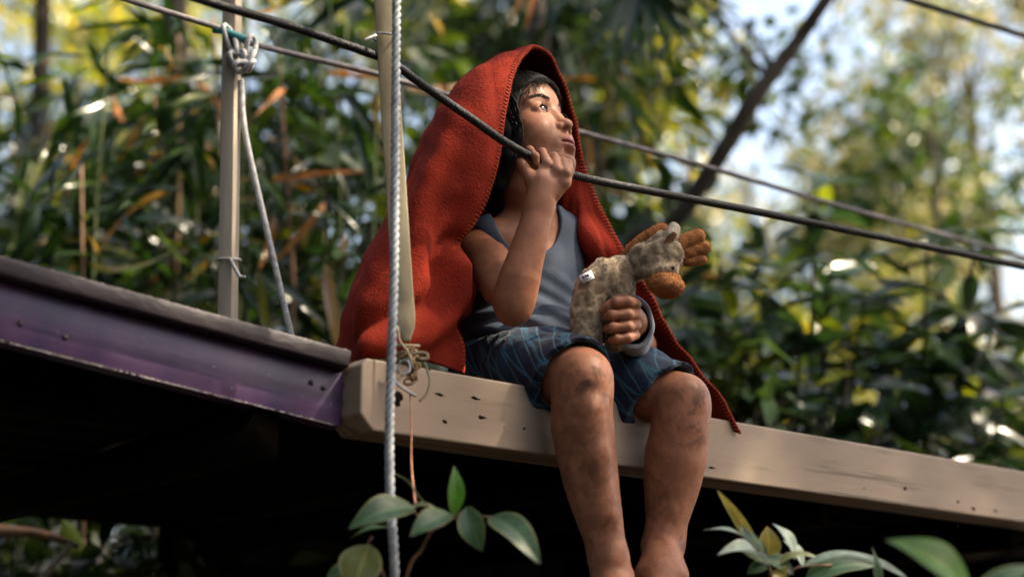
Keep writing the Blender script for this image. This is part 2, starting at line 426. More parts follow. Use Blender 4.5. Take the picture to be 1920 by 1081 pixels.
def mat_near_leaf(name, c, edge, trans=0.3, rough=0.4):
    """glossy near leaf: blade, midrib and pale rim from the leaf's own UV"""
    m, nt, N, L, b = mat_new(name)
    au = N.new('ShaderNodeAttribute'); au.attribute_name = 'rim'
    n = N.new('ShaderNodeTexNoise'); n.inputs['Scale'].default_value = 50; n.inputs['Detail'].default_value = 8
    tc = N.new('ShaderNodeTexCoord'); L.new(tc.outputs['Object'], n.inputs[0])
    r1 = ramp(N, [(0.3, tuple(x * 0.7 for x in c)), (0.75, tuple(x * 1.35 for x in c))]); L.new(n.outputs[0], r1.inputs[0])
    r = ramp(N, [(0.86, (0, 0, 0)), (0.97, (1, 1, 1))]); L.new(au.outputs['Fac'], r.inputs[0])
    mx = N.new('ShaderNodeMix'); mx.data_type = 'RGBA'; L.new(r.outputs[0], mx.inputs[0]); L.new(r1.outputs[0], mx.inputs[6]); mx.inputs[7].default_value = (*edge, 1)
    rm = ramp(N, [(0.03, (1, 1, 1)), (0.10, (0, 0, 0))]); L.new(au.outputs['Fac'], rm.inputs[0])
    mr = N.new('ShaderNodeMix'); mr.data_type = 'RGBA'; L.new(rm.outputs[0], mr.inputs[0]); L.new(mx.outputs[2], mr.inputs[6]); mr.inputs[7].default_value = (c[0] * 1.8 + 0.03, c[1] * 1.6 + 0.03, c[2] * 1.6 + 0.01, 1)
    n6 = N.new('ShaderNodeTexNoise'); n6.inputs['Scale'].default_value = 160; n6.inputs['Detail'].default_value = 4; L.new(tc.outputs['Object'], n6.inputs[0])
    r6 = ramp(N, [(0.66, (0, 0, 0)), (0.70, (1, 1, 1))]); L.new(n6.outputs[0], r6.inputs[0])
    mb_ = N.new('ShaderNodeMix'); mb_.data_type = 'RGBA'; L.new(r6.outputs[0], mb_.inputs[0]); L.new(mr.outputs[2], mb_.inputs[6]); mb_.inputs[7].default_value = (0.10, 0.07, 0.03, 1)
    mx = mb_
    L.new(mx.outputs[2], b.inputs['Base Color'])
    b.inputs['Roughness'].default_value = rough
    tr = N.new('ShaderNodeBsdfTranslucent'); L.new(mx.outputs[2], tr.inputs[0])
    ms = N.new('ShaderNodeMixShader'); ms.inputs[0].default_value = trans
    L.new(b.outputs[0], ms.inputs[1]); L.new(tr.outputs[0], ms.inputs[2]); L.new(ms.outputs[0], N['Material Output'].inputs[0])
    bp = N.new('ShaderNodeBump'); bp.inputs['Strength'].default_value = 0.15; bp.inputs['Distance'].default_value = 0.003
    L.new(n.outputs[0], bp.inputs['Height']); L.new(bp.outputs[0], b.inputs['Normal'])
    return m
M['near_green'] = mat_near_leaf('near_green_leaf', (0.035, 0.085, 0.035), (0.22, 0.24, 0.08))
M['near_olive'] = mat_near_leaf('near_olive_leaf', (0.15, 0.17, 0.05), (0.35, 0.33, 0.15))
M['near_yellow'] = mat_near_leaf('near_yellow_leaf', (0.32, 0.25, 0.04), (0.4, 0.36, 0.14), 0.4)
M['near_pale'] = mat_near_leaf('near_pale_leaf', (0.26, 0.34, 0.26), (0.5, 0.52, 0.42))
M['near_bright'] = mat_near_leaf('near_bright_leaf', (0.05, 0.17, 0.012), (0.08, 0.22, 0.02), 0.5)

# ------------------------------------------------------------------ setting
DIR = np.array((0.766, 0.643, 0.0)); DIR /= np.linalg.norm(DIR)     # the beam runs right and away
NRM = np.array((0.643, -0.766, 0.0)); NRM /= np.linalg.norm(NRM)    # out of its near face, where the child looks
ZZ = np.array((0, 0, 1.0))

def ground():
    n = 60
    xs = np.concatenate([np.linspace(-400, -30, 10), np.linspace(-25, 25, n), np.linspace(30, 400, 10)])
    X, Yy = np.meshgrid(xs, xs, indexing='ij')
    Z = 0.05 * np.sin(X * 0.9) * np.cos(Yy * 0.7) + 0.03 * np.sin(2.3 * X + Yy) - 0.05
    k = len(xs)
    V = np.stack([X, Yy, Z], -1).reshape(-1, 3)
    i = np.arange(k - 1)[:, None] * k + np.arange(k - 1)[None, :]
    Q = np.stack([i, i + k, i + k + 1, i + 1], -1).reshape(-1, 4)
    tag(obj('ground', mesh_np('ground', V, Q), M['ground'], smooth=True), kind='structure')
ground()

# timber beam the child sits on
B0 = np.array((-0.268, 2.972, 0.0))
BTOP, BBOT = 2.170, 2.040
def beam():
    root = empty('timber_beam', (B0[0], B0[1], BBOT), 'weathered taupe painted timber beam the child is sitting on', 'beam')
    L_ = 3.2; th = 0.10; ch = 0.028
    # outline of the near face with cut corners at the near end
    prof = [(0.012, BTOP), (L_, BTOP), (L_, BBOT), (ch, BBOT), (0, BBOT + ch), (0, BTOP - 0.014)]
    bm = bmesh.new()
    fr = [bm.verts.new(Vector(B0 + DIR * s + ZZ * z)) for s, z in prof]
    bk = [bm.verts.new(Vector(B0 + DIR * s + ZZ * z - NRM * th)) for s, z in prof]
    bm.faces.new(fr[::-1]); bm.faces.new(bk)
    for i in range(len(prof)):
        j = (i + 1) % len(prof); bm.faces.new((fr[i], fr[j], bk[j], bk[i]))
    bmesh.ops.recalc_face_normals(bm, faces=bm.faces)
    me = bpy.data.meshes.new('board'); bm.to_mesh(me); bm.free()
    # give the texture the beam's own axes
    o = obj('timber', me, M['timber'])
    rot = Matrix((Vector(DIR), Vector(-NRM), Vector(ZZ))).transposed().to_4x4()
    mw = Matrix.Translation(Vector(B0)) @ rot
    me.transform(mw.inverted()); o.matrix_world = mw
    o.parent = root; o.matrix_parent_inverse = root.matrix_basis.inverted()
    bevel(o, 0.004, 2)
    # splits and nail holes in the near face, each a shallow irregular pit with dark grain
    def pit(px, py, w, h, tilt=0.0, tail=0):
        d = FWD + RGT * ((px - 960) / F) + UPV * ((540.5 - py) / F)
        t = np.dot(B0 - C0, NRM) / np.dot(d, NRM)
        c = C0 + d * t
        k = 14
        rnd = random.Random(int(px * 31 + py))
        V = [c + NRM * 0.0012]
        sc = t / F
        for q in range(k):
            a = 2 * math.pi * q / k
            rr = 1 + rnd.uniform(-0.35, 0.35)
            x = math.cos(a) * w * rr * sc; z = math.sin(a) * h * rr * sc
            if tail and abs(math.cos(a)) > 0.8: x *= tail if math.cos(a) > 0 else 1.5; z *= 0.2
            x *= 0.8; z *= 0.7
            xx = x * math.cos(tilt) - z * math.sin(tilt); zz = x * math.sin(tilt) + z * math.cos(tilt)
            V.append(c + DIR * xx * 1.25 + ZZ * zz + NRM * 0.0004)
        T = [(0, 1 + q, 1 + (q + 1) % k) for q in range(k)]
        MB().add(V, None, np.array(T)).build('nail_hole', M['dark'], root, False)
    for a in [(740, 746, 17, 20), (823, 739, 7, 4, -0.2, 2.2), (890, 746, 9, 5, -0.1, 1.8), (903, 782, 7, 5, -0.1, 2), (834, 790, 6, 5), (1333, 876, 6, 3, 0, 3), (1697, 915, 5, 4),
              (1796, 940, 5, 4), (1825, 953, 6, 4), (1866, 957, 4, 4), (983, 803, 3, 3), (805, 693, 3, 2), (1620, 915, 2, 2), (1795, 985, 2, 3)]:
        pit(*a)
    return root
beam()

def oriented_box(name, a, b, up, depth_dir, h, th, mat, parent, bw=0.003):
    """box whose top near edge runs a->b, going down h and back th"""
    a = np.asarray(a); b = np.asarray(b)
    V = [a, b, b - up * h, a - up * h]
    V += [v - depth_dir * th for v in V]
    Q = np.array([(3, 2, 1, 0), (4, 5, 6, 7), (0, 1, 5, 4), (1, 2, 6, 5), (2, 3, 7, 6), (3, 0, 4, 7)])
    me = mesh_np(name, V, Q)
    ax = (b - a) / np.linalg.norm(b - a)
    rot = Matrix((Vector(ax), Vector(-depth_dir), Vector(np.cross(ax, -depth_dir)))).transposed().to_4x4()
    o = bpy.data.objects.new(name, me); COL.objects.link(o); me.materials.append(mat)
    mw = Matrix.Translation(Vector(a)) @ rot
    me.transform(mw.inverted()); o.matrix_world = mw
    if parent: o.parent = parent; o.matrix_parent_inverse = parent.matrix_basis.inverted()
    if bw: bevel(o, bw, 2)
    return o

def purple_beam():
    root = empty('purple_beam', P(330, 640, 2.9), 'purple painted beam with dark overhanging cap left of the child', 'beam')
    # web: near face corners measured in the photograph
    aw = P(-160, 484, 2.70); bw = P(655, 700, 3.02)
    ab = P(-160, 594, 2.70); bb = P(655, 808, 3.02)
    ax = (bw - aw) / np.linalg.norm(bw - aw)
    dd = np.array((ax[1], -ax[0], 0)); dd /= np.linalg.norm(dd)
    up = np.cross(ax, -dd); up = up if up[2] > 0 else -up
    h = np.dot(aw - ab, up); h2 = np.dot(bw - bb, up)
    hh = (h + h2) / 2
    oriented_box('web', aw, bw, up, dd, hh, 0.045, M['purple'], root, 0.003)
    # cap
    ac = aw + up * 0.034 + dd * 0.032; bc = bw + up * 0.034 + dd * 0.032 - ax * 0.012
    oriented_box('cap', ac, bc, up, dd, 0.032, 0.13, M['brownbeam'], root, 0.004)
    # planks of the bridge behind it, following its slope
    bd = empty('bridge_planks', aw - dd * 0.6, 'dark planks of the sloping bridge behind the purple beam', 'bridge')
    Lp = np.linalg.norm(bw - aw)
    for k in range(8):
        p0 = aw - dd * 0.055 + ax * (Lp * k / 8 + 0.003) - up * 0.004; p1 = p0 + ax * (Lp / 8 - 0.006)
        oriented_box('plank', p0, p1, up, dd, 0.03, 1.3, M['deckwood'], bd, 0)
    # bare chips along the lower arris and the cap's upper arris
    rnd = random.Random(3)
    mb = MB()
    def chips(p, q, n, r):
        for _ in range(n):
            t = rnd.random(); c = p + (q - p) * t
            l = rnd.uniform(0.5, 3.0) * r
            mb.tube([c - ax * l, c + up * rnd.uniform(-1, 1) * r * 0.4, c + ax * l], [r * 0.25, r * rnd.uniform(0.4, 0.9), r * 0.25], 5, 4)
    chips(aw - up * (hh - 0.0012) + dd * -0.0005, bw - up * (hh - 0.0012) + dd * -0.0005, 240, 0.0017)
    chips(ac - dd * 0.002 - up * 0.001, bc - dd * 0.002 - up * 0.001, 120, 0.0012)
    o = mb.build('chipped_edge', M['chips'], root); o['kind'] = 'stuff'
    for px, py in ((122, 632), (583, 717), (606, 727), (38, 606)):
        d = FWD + RGT * ((px - 960) / F) + UPV * ((540.5 - py) / F)
        t = np.dot(aw - C0, dd) / np.dot(d, dd); c = C0 + d * t
        mb = MB(); ang = np.linspace(0, 2 * math.pi, 10, endpoint=False)
        V = [c + dd * 0.004] + [c + dd * 0.003 + (ax * math.cos(a) + up * math.sin(a)) * 0.004 for a in ang] + [c + (ax * math.cos(a) + up * math.sin(a)) * 0.0055 for a in ang]
        T = [(0, 1 + i, 1 + (i + 1) % 10) for i in range(10)]
        Q = [(1 + i, 11 + i, 11 + (i + 1) % 10, 1 + (i + 1) % 10) for i in range(10)]
        mb.add(V, np.array(Q), np.array(T)).build('screw', M['brownbeam'], root)
purple_beam()

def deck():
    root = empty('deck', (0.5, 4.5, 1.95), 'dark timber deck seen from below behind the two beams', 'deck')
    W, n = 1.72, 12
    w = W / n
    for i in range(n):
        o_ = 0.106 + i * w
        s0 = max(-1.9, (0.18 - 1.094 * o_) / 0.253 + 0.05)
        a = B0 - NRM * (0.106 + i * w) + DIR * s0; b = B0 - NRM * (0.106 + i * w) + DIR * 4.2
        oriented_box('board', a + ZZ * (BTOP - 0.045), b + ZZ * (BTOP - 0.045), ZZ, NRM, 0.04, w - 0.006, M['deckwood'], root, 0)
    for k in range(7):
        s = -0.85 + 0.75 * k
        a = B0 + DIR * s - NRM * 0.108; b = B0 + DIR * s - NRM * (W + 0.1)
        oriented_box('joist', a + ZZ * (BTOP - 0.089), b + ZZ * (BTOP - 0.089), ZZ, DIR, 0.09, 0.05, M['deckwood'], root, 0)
    # added boards close the deck's back to keep its underside dark
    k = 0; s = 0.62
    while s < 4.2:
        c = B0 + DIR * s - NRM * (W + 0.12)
        oriented_box('dark_backing_board', c + ZZ * (BTOP - 0.05), c + DIR * 0.192 + ZZ * (BTOP - 0.05), ZZ, NRM, BTOP - 0.08, 0.025, M['deckwood'], root, 0)
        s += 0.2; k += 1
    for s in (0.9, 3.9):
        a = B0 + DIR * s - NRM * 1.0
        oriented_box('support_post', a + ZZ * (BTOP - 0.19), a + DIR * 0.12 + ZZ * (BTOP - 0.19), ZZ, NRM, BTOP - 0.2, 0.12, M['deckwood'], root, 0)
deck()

# ------------------------------------------------------------------ soft bodies: distance fields turned into one smooth skin
class Field:
    def __init__(self, lo, hi, h):
        self.h = h; self.lo = np.asarray(lo, float)
        self.n = np.ceil((np.asarray(hi) - self.lo) / h).astype(int) + 1
        self.a = np.full(self.n, 0.05, dtype=np.float32)
        self.ax = [self.lo[i] + np.arange(self.n[i]) * h for i in range(3)]
    def region(self, lo, hi):
        i0 = np.clip(np.floor((np.asarray(lo) - self.lo) / self.h).astype(int), 0, self.n - 1)
        i1 = np.clip(np.ceil((np.asarray(hi) - self.lo) / self.h).astype(int) + 1, 1, self.n)
        if np.any(i1 <= i0): return None, None
        sl = tuple(slice(int(a), int(b)) for a, b in zip(i0, i1))
        X = self.ax[0][sl[0]][:, None, None].astype(np.float32); Y = self.ax[1][sl[1]][None, :, None].astype(np.float32); Z = self.ax[2][sl[2]][None, None, :].astype(np.float32)
        return sl, (X, Y, Z)
    def put(self, fn, lo, hi, k, op='u'):
        pad = k + 3 * self.h
        sl, xyz = self.region(np.asarray(lo) - pad, np.asarray(hi) + pad)
        if sl is None: return
        d = fn(*xyz).astype(np.float32)
        a = self.a[sl]
        if op == 'u':
            if k > 0:
                q = np.clip(0.5 + 0.5 * (a - d) / k, 0, 1)
                self.a[sl] = a * (1 - q) + d * q - k * q * (1 - q)
            else: self.a[sl] = np.minimum(a, d)
        elif op == 's':
            if k > 0:
                q = np.clip(0.5 - 0.5 * (a + d) / k, 0, 1)
                self.a[sl] = a * (1 - q) - d * q + k * q * (1 - q)
            else: self.a[sl] = np.maximum(a, -d)
    def cone(self, a, b, ra, rb, k=0.02, op='u'):
        a = np.asarray(a, float); b = np.asarray(b, float); ba = b - a; bb = float(ba @ ba) + 1e-12
        def fn(X, Y, Z):
            t = np.clip(((X - a[0]) * ba[0] + (Y - a[1]) * ba[1] + (Z - a[2]) * ba[2]) / bb, 0, 1)
            return np.sqrt((X - a[0] - t * ba[0]) ** 2 + (Y - a[1] - t * ba[1]) ** 2 + (Z - a[2] - t * ba[2]) ** 2) - (ra + (rb - ra) * t)
        r = max(ra, rb)
        self.put(fn, np.minimum(a, b) - r, np.maximum(a, b) + r, k, op)
    def chain(self, pts, rs, k=0.02, op='u', n=None):
        pts = np.asarray(pts, float)
        if n:
            rs = np.interp(np.linspace(0, 1, n), np.linspace(0, 1, len(rs)), rs); pts = catmull(pts, n)
        m = len(pts) - 1
        for i in range(m):
            kk = k if (not n or n < 15) else max(0.003, k * (1 - min(i, (m - i) * 2) / 9))
            self.cone(pts[i], pts[i + 1], rs[i], rs[i + 1], kk, op)
    def ell(self, c, R, r, k=0.02, op='u'):
        """R: three axis vectors, r: radii"""
        c = np.asarray(c, float); R = np.asarray(R, float); r = np.asarray(r, float)
        def fn(X, Y, Z):
            dx, dy, dz = X - c[0], Y - c[1], Z - c[2]
            q = [R[i][0] * dx + R[i][1] * dy + R[i][2] * dz for i in range(3)]
            k0 = np.sqrt(sum((q[i] / r[i]) ** 2 for i in range(3))) + 1e-6
            k1 = np.sqrt(sum((q[i] / r[i] ** 2) ** 2 for i in range(3))) + 1e-6
            return k0 * (k0 - 1) / k1
        e = np.sqrt(sum((R[i] * r[i]) ** 2 for i in range(3)))
        self.put(fn, c - e, c + e, k, op)
    def plane(self, p, nrm, lo, hi, k=0.0):
        """cuts away the side the normal points to, inside the box lo..hi"""
        p = np.asarray(p, float); n = np.asarray(nrm, float) / np.linalg.norm(nrm)
        self.put(lambda X, Y, Z: -((X - p[0]) * n[0] + (Y - p[1]) * n[1] + (Z - p[2]) * n[2]), lo, hi, k, 's')
    def surface(self):
        a = self.a; s = a < 0
        n0, n1, n2 = a.shape
        cnt = np.zeros((n0 - 1, n1 - 1, n2 - 1), dtype=np.uint8)
        for i in (0, 1):
            for j in (0, 1):
                for k in (0, 1):
                    cnt += s[i:n0 - 1 + i, j:n1 - 1 + j, k:n2 - 1 + k]
        act = (cnt > 0) & (cnt < 8)
        idx = np.argwhere(act)
        vid = np.full(act.shape, -1, dtype=np.int32); vid[act] = np.arange(len(idx))
        acc = np.zeros((len(idx), 3)); num = np.zeros(len(idx))
        cor = [(i, j, k) for i in (0, 1) for j in (0, 1) for k in (0, 1)]
        vals = {c: a[idx[:, 0] + c[0], idx[:, 1] + c[1], idx[:, 2] + c[2]].astype(float) for c in cor}
        for c in cor:
            for ax in range(3):
                if c[ax] == 0:
                    e = list(c); e[ax] = 1; e = tuple(e)
                    v0, v1 = vals[c], vals[e]
                    m = (v0 < 0) != (v1 < 0)
                    t = np.where(m, v0 / np.where(m, v0 - v1, 1), 0)
                    pt = np.array(c, float)[None, :].repeat(len(idx), 0); pt[:, ax] += t
                    acc += pt * m[:, None]; num += m
        V = self.lo + (idx + acc / num[:, None]) * self.h
        Q = []
        for ax in range(3):
            sl0 = [slice(1, -1)] * 3; sl1 = [slice(1, -1)] * 3
            sl0[ax] = slice(0, -1); sl1[ax] = slice(1, None)
            s0, s1 = s[tuple(sl0)], s[tuple(sl1)]
            e = np.argwhere(s0 != s1)
            if not len(e): continue
            flip = s1[tuple(e.T)]
            g = e.copy()
            for q in range(3):
                if q != ax: g[:, q] += 1
            b, c = (ax + 1) % 3, (ax + 2) % 3
            def cell(db, dc):
                x = g.copy(); x[:, b] += db; x[:, c] += dc
                return vid[x[:, 0], x[:, 1], x[:, 2]]
            q4 = np.stack([cell(-1, -1), cell(0, -1), cell(0, 0), cell(-1, 0)], -1)
            q4[flip] = q4[flip][:, ::-1]
            Q.append(q4)
        Q = np.vstack(Q)
        Q = Q[(Q >= 0).all(1)]
        return V, Q
    def build(self, name, mat, parent=None, smooth_iter=1):
        V, Q = self.surface()
        V = relax(V, Q, smooth_iter)
        return obj(name, mesh_np(name, V, Q), mat, parent, True), V

def relax(V, Q, it):
    for _ in range(it):
        s = np.zeros_like(V); c = np.zeros(len(V))
        for i in range(4):
            a, b = Q[:, i], Q[:, (i + 1) % 4]
            for x in range(3):
                s[:, x] += np.bincount(a, V[b, x], len(V)); s[:, x] += np.bincount(b, V[a, x], len(V))
            c += np.bincount(a, minlength=len(V)) + np.bincount(b, minlength=len(V))
        V = 0.5 * V + 0.5 * s / np.maximum(c, 1)[:, None]
    return V

def vnoise(p, scale, seed=0):
    """cheap smooth noise from a sum of sines"""
    r = np.random.default_rng(seed); out = 0
    for _ in range(7):
        k = r.normal(size=3) * scale; ph = r.uniform(0, 6.28)
        out = out + np.sin(p @ k + ph)
    return out / 3.2

# ------------------------------------------------------------------ the child
person = empty('person', P(985, 716, 3.47), 'barefoot child in grey tank top and blue shorts sitting on beam, gripping black rope', 'person')
person.location.z = BTOP

HY = 57; HP = 20                                           # head: turned to the right, tilted up
_fw = np.array((math.sin(rad(HY)), -math.cos(rad(HY)), 0))
hl = np.array((math.cos(rad(HY)), math.sin(rad(HY)), 0))
hf = _fw * math.cos(rad(HP)) + ZZ * math.sin(rad(HP))
hu = ZZ * math.cos(rad(HP)) - _fw * math.sin(rad(HP))
HS = 1.16
HO = P(1022, 202, 3.352) - HS * (hf * 0.078 - hl * 0.031)
HR = [hf, hl, hu]
def H(f, l, u):
    return HO + HS * (hf * f + hl * l + hu * u)

SH_R, SH_L = P(896, 470, 3.40), P(1084, 442, 3.56)
EL_R, WR_R = P(962, 578, 3.215), P(1014, 372, 3.205)
HIP_R, HIP_L = P(925, 688, 3.45), P(1060, 690, 3.545)
KN_R, KN_L = P(1092, 706, 3.20), P(1279, 750, 3.375)
EL_L, WR_L = P(1200, 648, 3.53), P(1192, 606, 3.275)
SKN = [NRM, DIR, ZZ]
TN = np.array((math.sin(rad(20)), -math.cos(rad(20)), 0)); TD = np.array((math.cos(rad(20)), math.sin(rad(20)), 0))
TSK = [TN, TD, ZZ]

def torso(fd, g=0.0, k=0.04):
    fd.ell(P(985, 668, 3.50), SKN, (0.088 + g, 0.118 + g, 0.085 + g), k)
    fd.ell(P(988, 600, 3.475), TSK, (0.080 + g, 0.103 + g, 0.10 + g), k)
    fd.ell(P(993, 508, 3.47), TSK, (0.074 + g, 0.108 + g, 0.115 + g), k)
    fd.cone(P(925, 446, 3.42), P(1070, 440, 3.52), 0.041 + g, 0.038 + g, k)
    fd.cone(P(990, 418, 3.47), P(990, 380, 3.45), 0.06 + g, 0.045 + g, k)

def finger(fd, pts, r, k=0.004):
    fd.chain(pts, r, k)

def build_body():
    fd = Field((-0.16, 3.02, 1.66), (0.47, 3.78, 2.98), 0.0025)
    torso(fd)
    # neck
    fd.chain([P(990, 418, 3.47), H(-0.018, 0, -0.105), H(-0.01, 0, -0.05)], (0.053, 0.046, 0.048), 0.03)
    # ---- head
    S = HS
    fd.ell(H(-0.014, 0, 0.028), HR, np.array((0.092, 0.073, 0.083)) * S, 0.02)
    fd.ell(H(0.030, 0, 0.042), HR, np.array((0.055, 0.062, 0.052)) * S, 0.03)
    fd.ell(H(0.026, 0, -0.040), HR, np.array((0.056, 0.058, 0.068)) * S, 0.03)
    for s in (-1, 1):
        fd.ell(H(0.044, s * 0.037, -0.040), HR, np.array((0.033, 0.029, 0.035)) * S, 0.024)      # cheek
        fd.cone(H(-0.005, s * 0.052, -0.055), H(0.050, s * 0.02, -0.099), 0.016 * S, 0.017 * S, 0.03)  # jaw
        fd.cone(H(0.070, s * 0.014, 0.020), H(0.056, s * 0.046, 0.020), 0.0075 * S, 0.007 * S, 0.016)  # brow
    fd.ell(H(0.062, 0, -0.100), HR, np.array((0.020, 0.022, 0.018)) * S, 0.022)                 # chin
    fd.ell(H(0.0655, 0, -0.069), HR, np.array((0.023, 0.031, 0.021)) * S, 0.02)                  # mouth mound
    for s in (-1, 1):
        fd.ell(H(0.092, s * 0.031, 0.001), HR, np.array((0.018, 0.020, 0.014)) * S, 0.012, 's')   # socket
    # nose
    fd.chain([H(0.074, 0, 0.008), H(0.079, 0, -0.012), H(0.088, 0, -0.032)], np.array((0.0075, 0.0085, 0.0105)) * S, 0.012)
    fd.ell(H(0.0925, 0, -0.036), HR, np.array((0.0115, 0.0125, 0.0098)) * S, 0.007)
    for s in (-1, 1):
        fd.ell(H(0.0815, s * 0.0155, -0.0395), HR, np.array((0.0110, 0.0080, 0.0075)) * S, 0.006)
        fd.ell(H(0.0905, s * 0.0080, -0.0470), HR, np.array((0.0058, 0.0046, 0.0050)) * S, 0.002, 's')
    fd.cone(H(0.086, 0, -0.050), H(0.087, 0, -0.058), 0.004 * S, 0.004 * S, 0.006)
    # lips
    fd.ell(H(0.0815, 0, -0.0662), HR, np.array((0.0108, 0.0235, 0.0056)) * S, 0.004)
    fd.ell(H(0.0800, 0, -0.0775), HR, np.array((0.0108, 0.0205, 0.0064)) * S, 0.004)
    fd.ell(H(0.0890, 0, -0.0718), HR, np.array((0.014, 0.0265, 0.0017)) * S, 0.002, 's')
    fd.ell(H(0.082, 0, -0.089), HR, np.array((0.010, 0.018, 0.005)) * S, 0.009, 's')
    # eyelids: a lid globe with an almond opening
    for s in (-1, 1):
        fd.ell(H(0.0640, s * 0.0315, 0.000), HR, np.array((0.0152, 0.0185, 0.0150)) * S, 0.004)
        fd.ell(H(0.0840, s * 0.0310, -0.0018), HR, np.array((0.018, 0.0155, 0.0056)) * S, 0.001, 's')
        fd.cone(H(0.0735, s * 0.017, 0.0150), H(0.061, s * 0.049, 0.0140), 0.0032 * S, 0.003 * S, 0.005)
    # ears
    for s in (-1, 1):
        fd.ell(H(-0.016, s * 0.073, -0.012), HR, np.array((0.018, 0.007, 0.027)) * S, 0.006)
    # ---- right arm
    fd.cone(SH_R, P(926, 520, 3.31), rp(38, 3.35), rp(36, 3.3), 0.022)
    fd.chain([P(920, 490, 3.35), P(940, 535, 3.27), EL_R], (rp(39, 3.3), rp(36, 3.3), rp(29, 3.2)), 0.02)
    fd.chain([EL_R, P(975, 520, 3.205), P(998, 440, 3.20), WR_R], (rp(30, 3.2), rp(38, 3.2), rp(31, 3.2), rp(25, 3.2)), 0.02, n=22)
    # right hand, palm to the camera, fingers folded over the rope
    Yh = 3.205
    fd.ell(P(1032, 338, Yh + 0.006), [RGT, NRM, ZZ], (0.029, 0.017, 0.035), 0.014)
    fd.cone(WR_R, P(1024, 348, Yh), rp(25, Yh), rp(27, Yh), 0.015)
    fd.chain([P(1006, 362, Yh - 0.005), P(996, 336, Yh - 0.010), P(977, 304, Yh - 0.012)], (0.0150, 0.0135, 0.0095), 0.010)     # heel of the hand below the little finger
    fd.chain([P(1040, 362, Yh - 0.004), P(1058, 342, Yh - 0.008), P(1066, 322, Yh - 0.006), P(1066, 306, Yh + 0.004)], (0.0150, 0.0125, 0.0095, 0.0085), 0.008)     # thumb ball and thumb
    spec = [((986, 288), (993, 281), (1004, 293), (1006, 306), 0.0082), ((1008, 302), (1016, 286), (1026, 306), (1016, 324), 0.0096),
            ((1029, 310), (1038, 295), (1045, 318), (1032, 336), 0.0102), ((1048, 318), (1055, 304), (1062, 324), (1052, 338), 0.0094)]
    for (a, b, c, d, r) in spec:
        finger(fd, [P(a[0] + 6, a[1] + 18, Yh + 0.030), P(*a, Yh + 0.024), P(*b, Yh + 0.004), P(*c, Yh - 0.018), P(*d, Yh - 0.014)], (r * 1.1, r * 1.08, r * 1.02, r * 0.95, r * 0.82), 0.0035)
    # ---- left arm and hand on the toy
    fd.chain([SH_L, P(1150, 560, 3.67), EL_L], (0.042, 0.034, 0.030), 0.03)
    fd.chain([EL_L, WR_L], (0.032, 0.023), 0.02)
    Yl = 3.215
    fd.ell(P(1181, 598, Yl + 0.02), [RGT, ZZ, NRM], (0.026, 0.041, 0.022), 0.015)
    fd.cone(WR_L, P(1186, 600, Yl + 0.02), 0.023, 0.027, 0.012)
    for i, (y, x0, r) in enumerate(((566, 1150, 0.0112), (590, 1142, 0.0108), (613, 1144, 0.0104), (634, 1152, 0.0090))):
        finger(fd, [P(1192, y + (598 - y) * 0.15, Yl), P(1178, y, Yl - 0.016), P(x0 + 6, y + 1, Yl - 0.018), P(x0 - 6, y + 4, Yl + 0.008)], (r, r * 1.02, r * 0.96, r * 0.85), 0.004)
    finger(fd, [P(1186, 568, Yl + 0.01), P(1160, 566, Yl - 0.012), P(1140, 574, Yl - 0.010), P(1128, 582, Yl - 0.004)], (0.012, 0.010, 0.0082, 0.0066), 0.006)        # thumb over the index
    # ---- legs
    fd.chain([HIP_R, P(1010, 692, 3.32), KN_R], (0.074, 0.073, 0.054), 0.03)
    fd.chain([HIP_L, P(1170, 722, 3.46), KN_L], (0.074, 0.072, 0.050), 0.03)
    fd.chain([KN_R, P(1092, 742, 3.195), P(1092, 800, 3.205), P(1108, 900, 3.215), P(1131, 1000, 3.21), P(1146, 1070, 3.205)],
             (rp(48, 3.2), rp(53, 3.2), rp(58, 3.2), rp(51, 3.2), rp(38, 3.2), rp(32, 3.2)), 0.02, n=26)
    fd.ell(P(1098, 702, 3.165), SKN, (0.030, 0.032, 0.036), 0.022)                               # kneecaps
    fd.ell(P(1290, 741, 3.345), SKN, (0.028, 0.031, 0.034), 0.022)
    fd.chain([KN_L, P(1276, 790, 3.37), P(1268, 850, 3.38), P(1260, 905, 3.385), P(1251, 970, 3.38), P(1244, 1025, 3.37)],
             (rp(46, 3.37), rp(50, 3.37), rp(57, 3.37), rp(52, 3.37), rp(39, 3.37), rp(32, 3.37)), 0.02, n=26)
    # shin bones
    fd.chain([P(1292, 810, 3.345), P(1280, 870, 3.345), P(1260, 960, 3.35)], (0.018, 0.016, 0.013), 0.03)
    fd.chain([P(1110, 770, 3.155), P(1118, 850, 3.165), P(1134, 960, 3.178)], (0.020, 0.017, 0.013), 0.03)
    # feet
    for ank, toe, yy in ((P(1150, 1092, 3.215), P(1165, 1195, 3.09), 3.2), (P(1242, 1032, 3.37), P(1238, 1112, 3.24), 3.37)):
        v = toe - ank
        fd.cone(ank, ank + v * 0.5 + ZZ * 0.012, 0.034, 0.030, 0.02)
        fd.cone(ank, ank - v * 0.22 - ZZ * 0.035, 0.032, 0.030, 0.02)                            # heel
        fd.ell(ank + v * 0.55 - ZZ * 0.004, SKN, (0.05, 0.056, 0.036), 0.03)
        fd.cone(ank + v * 0.3, toe, 0.040, 0.028, 0.02)
        side = np.cross(v / np.linalg.norm(v), ZZ)
        for q, (o_, ln, r) in enumerate(((-0.026, 1.36, 0.0125), (-0.010, 1.36, 0.0095), (0.004, 1.31, 0.009), (0.016, 1.25, 0.0085), (0.027, 1.18, 0.008))):
            fd.cone(ank + v * 0.85 + side * o_ * 0.9, ank + v * ln + side * o_ - ZZ * 0.006, r * 1.05, r, 0.006)
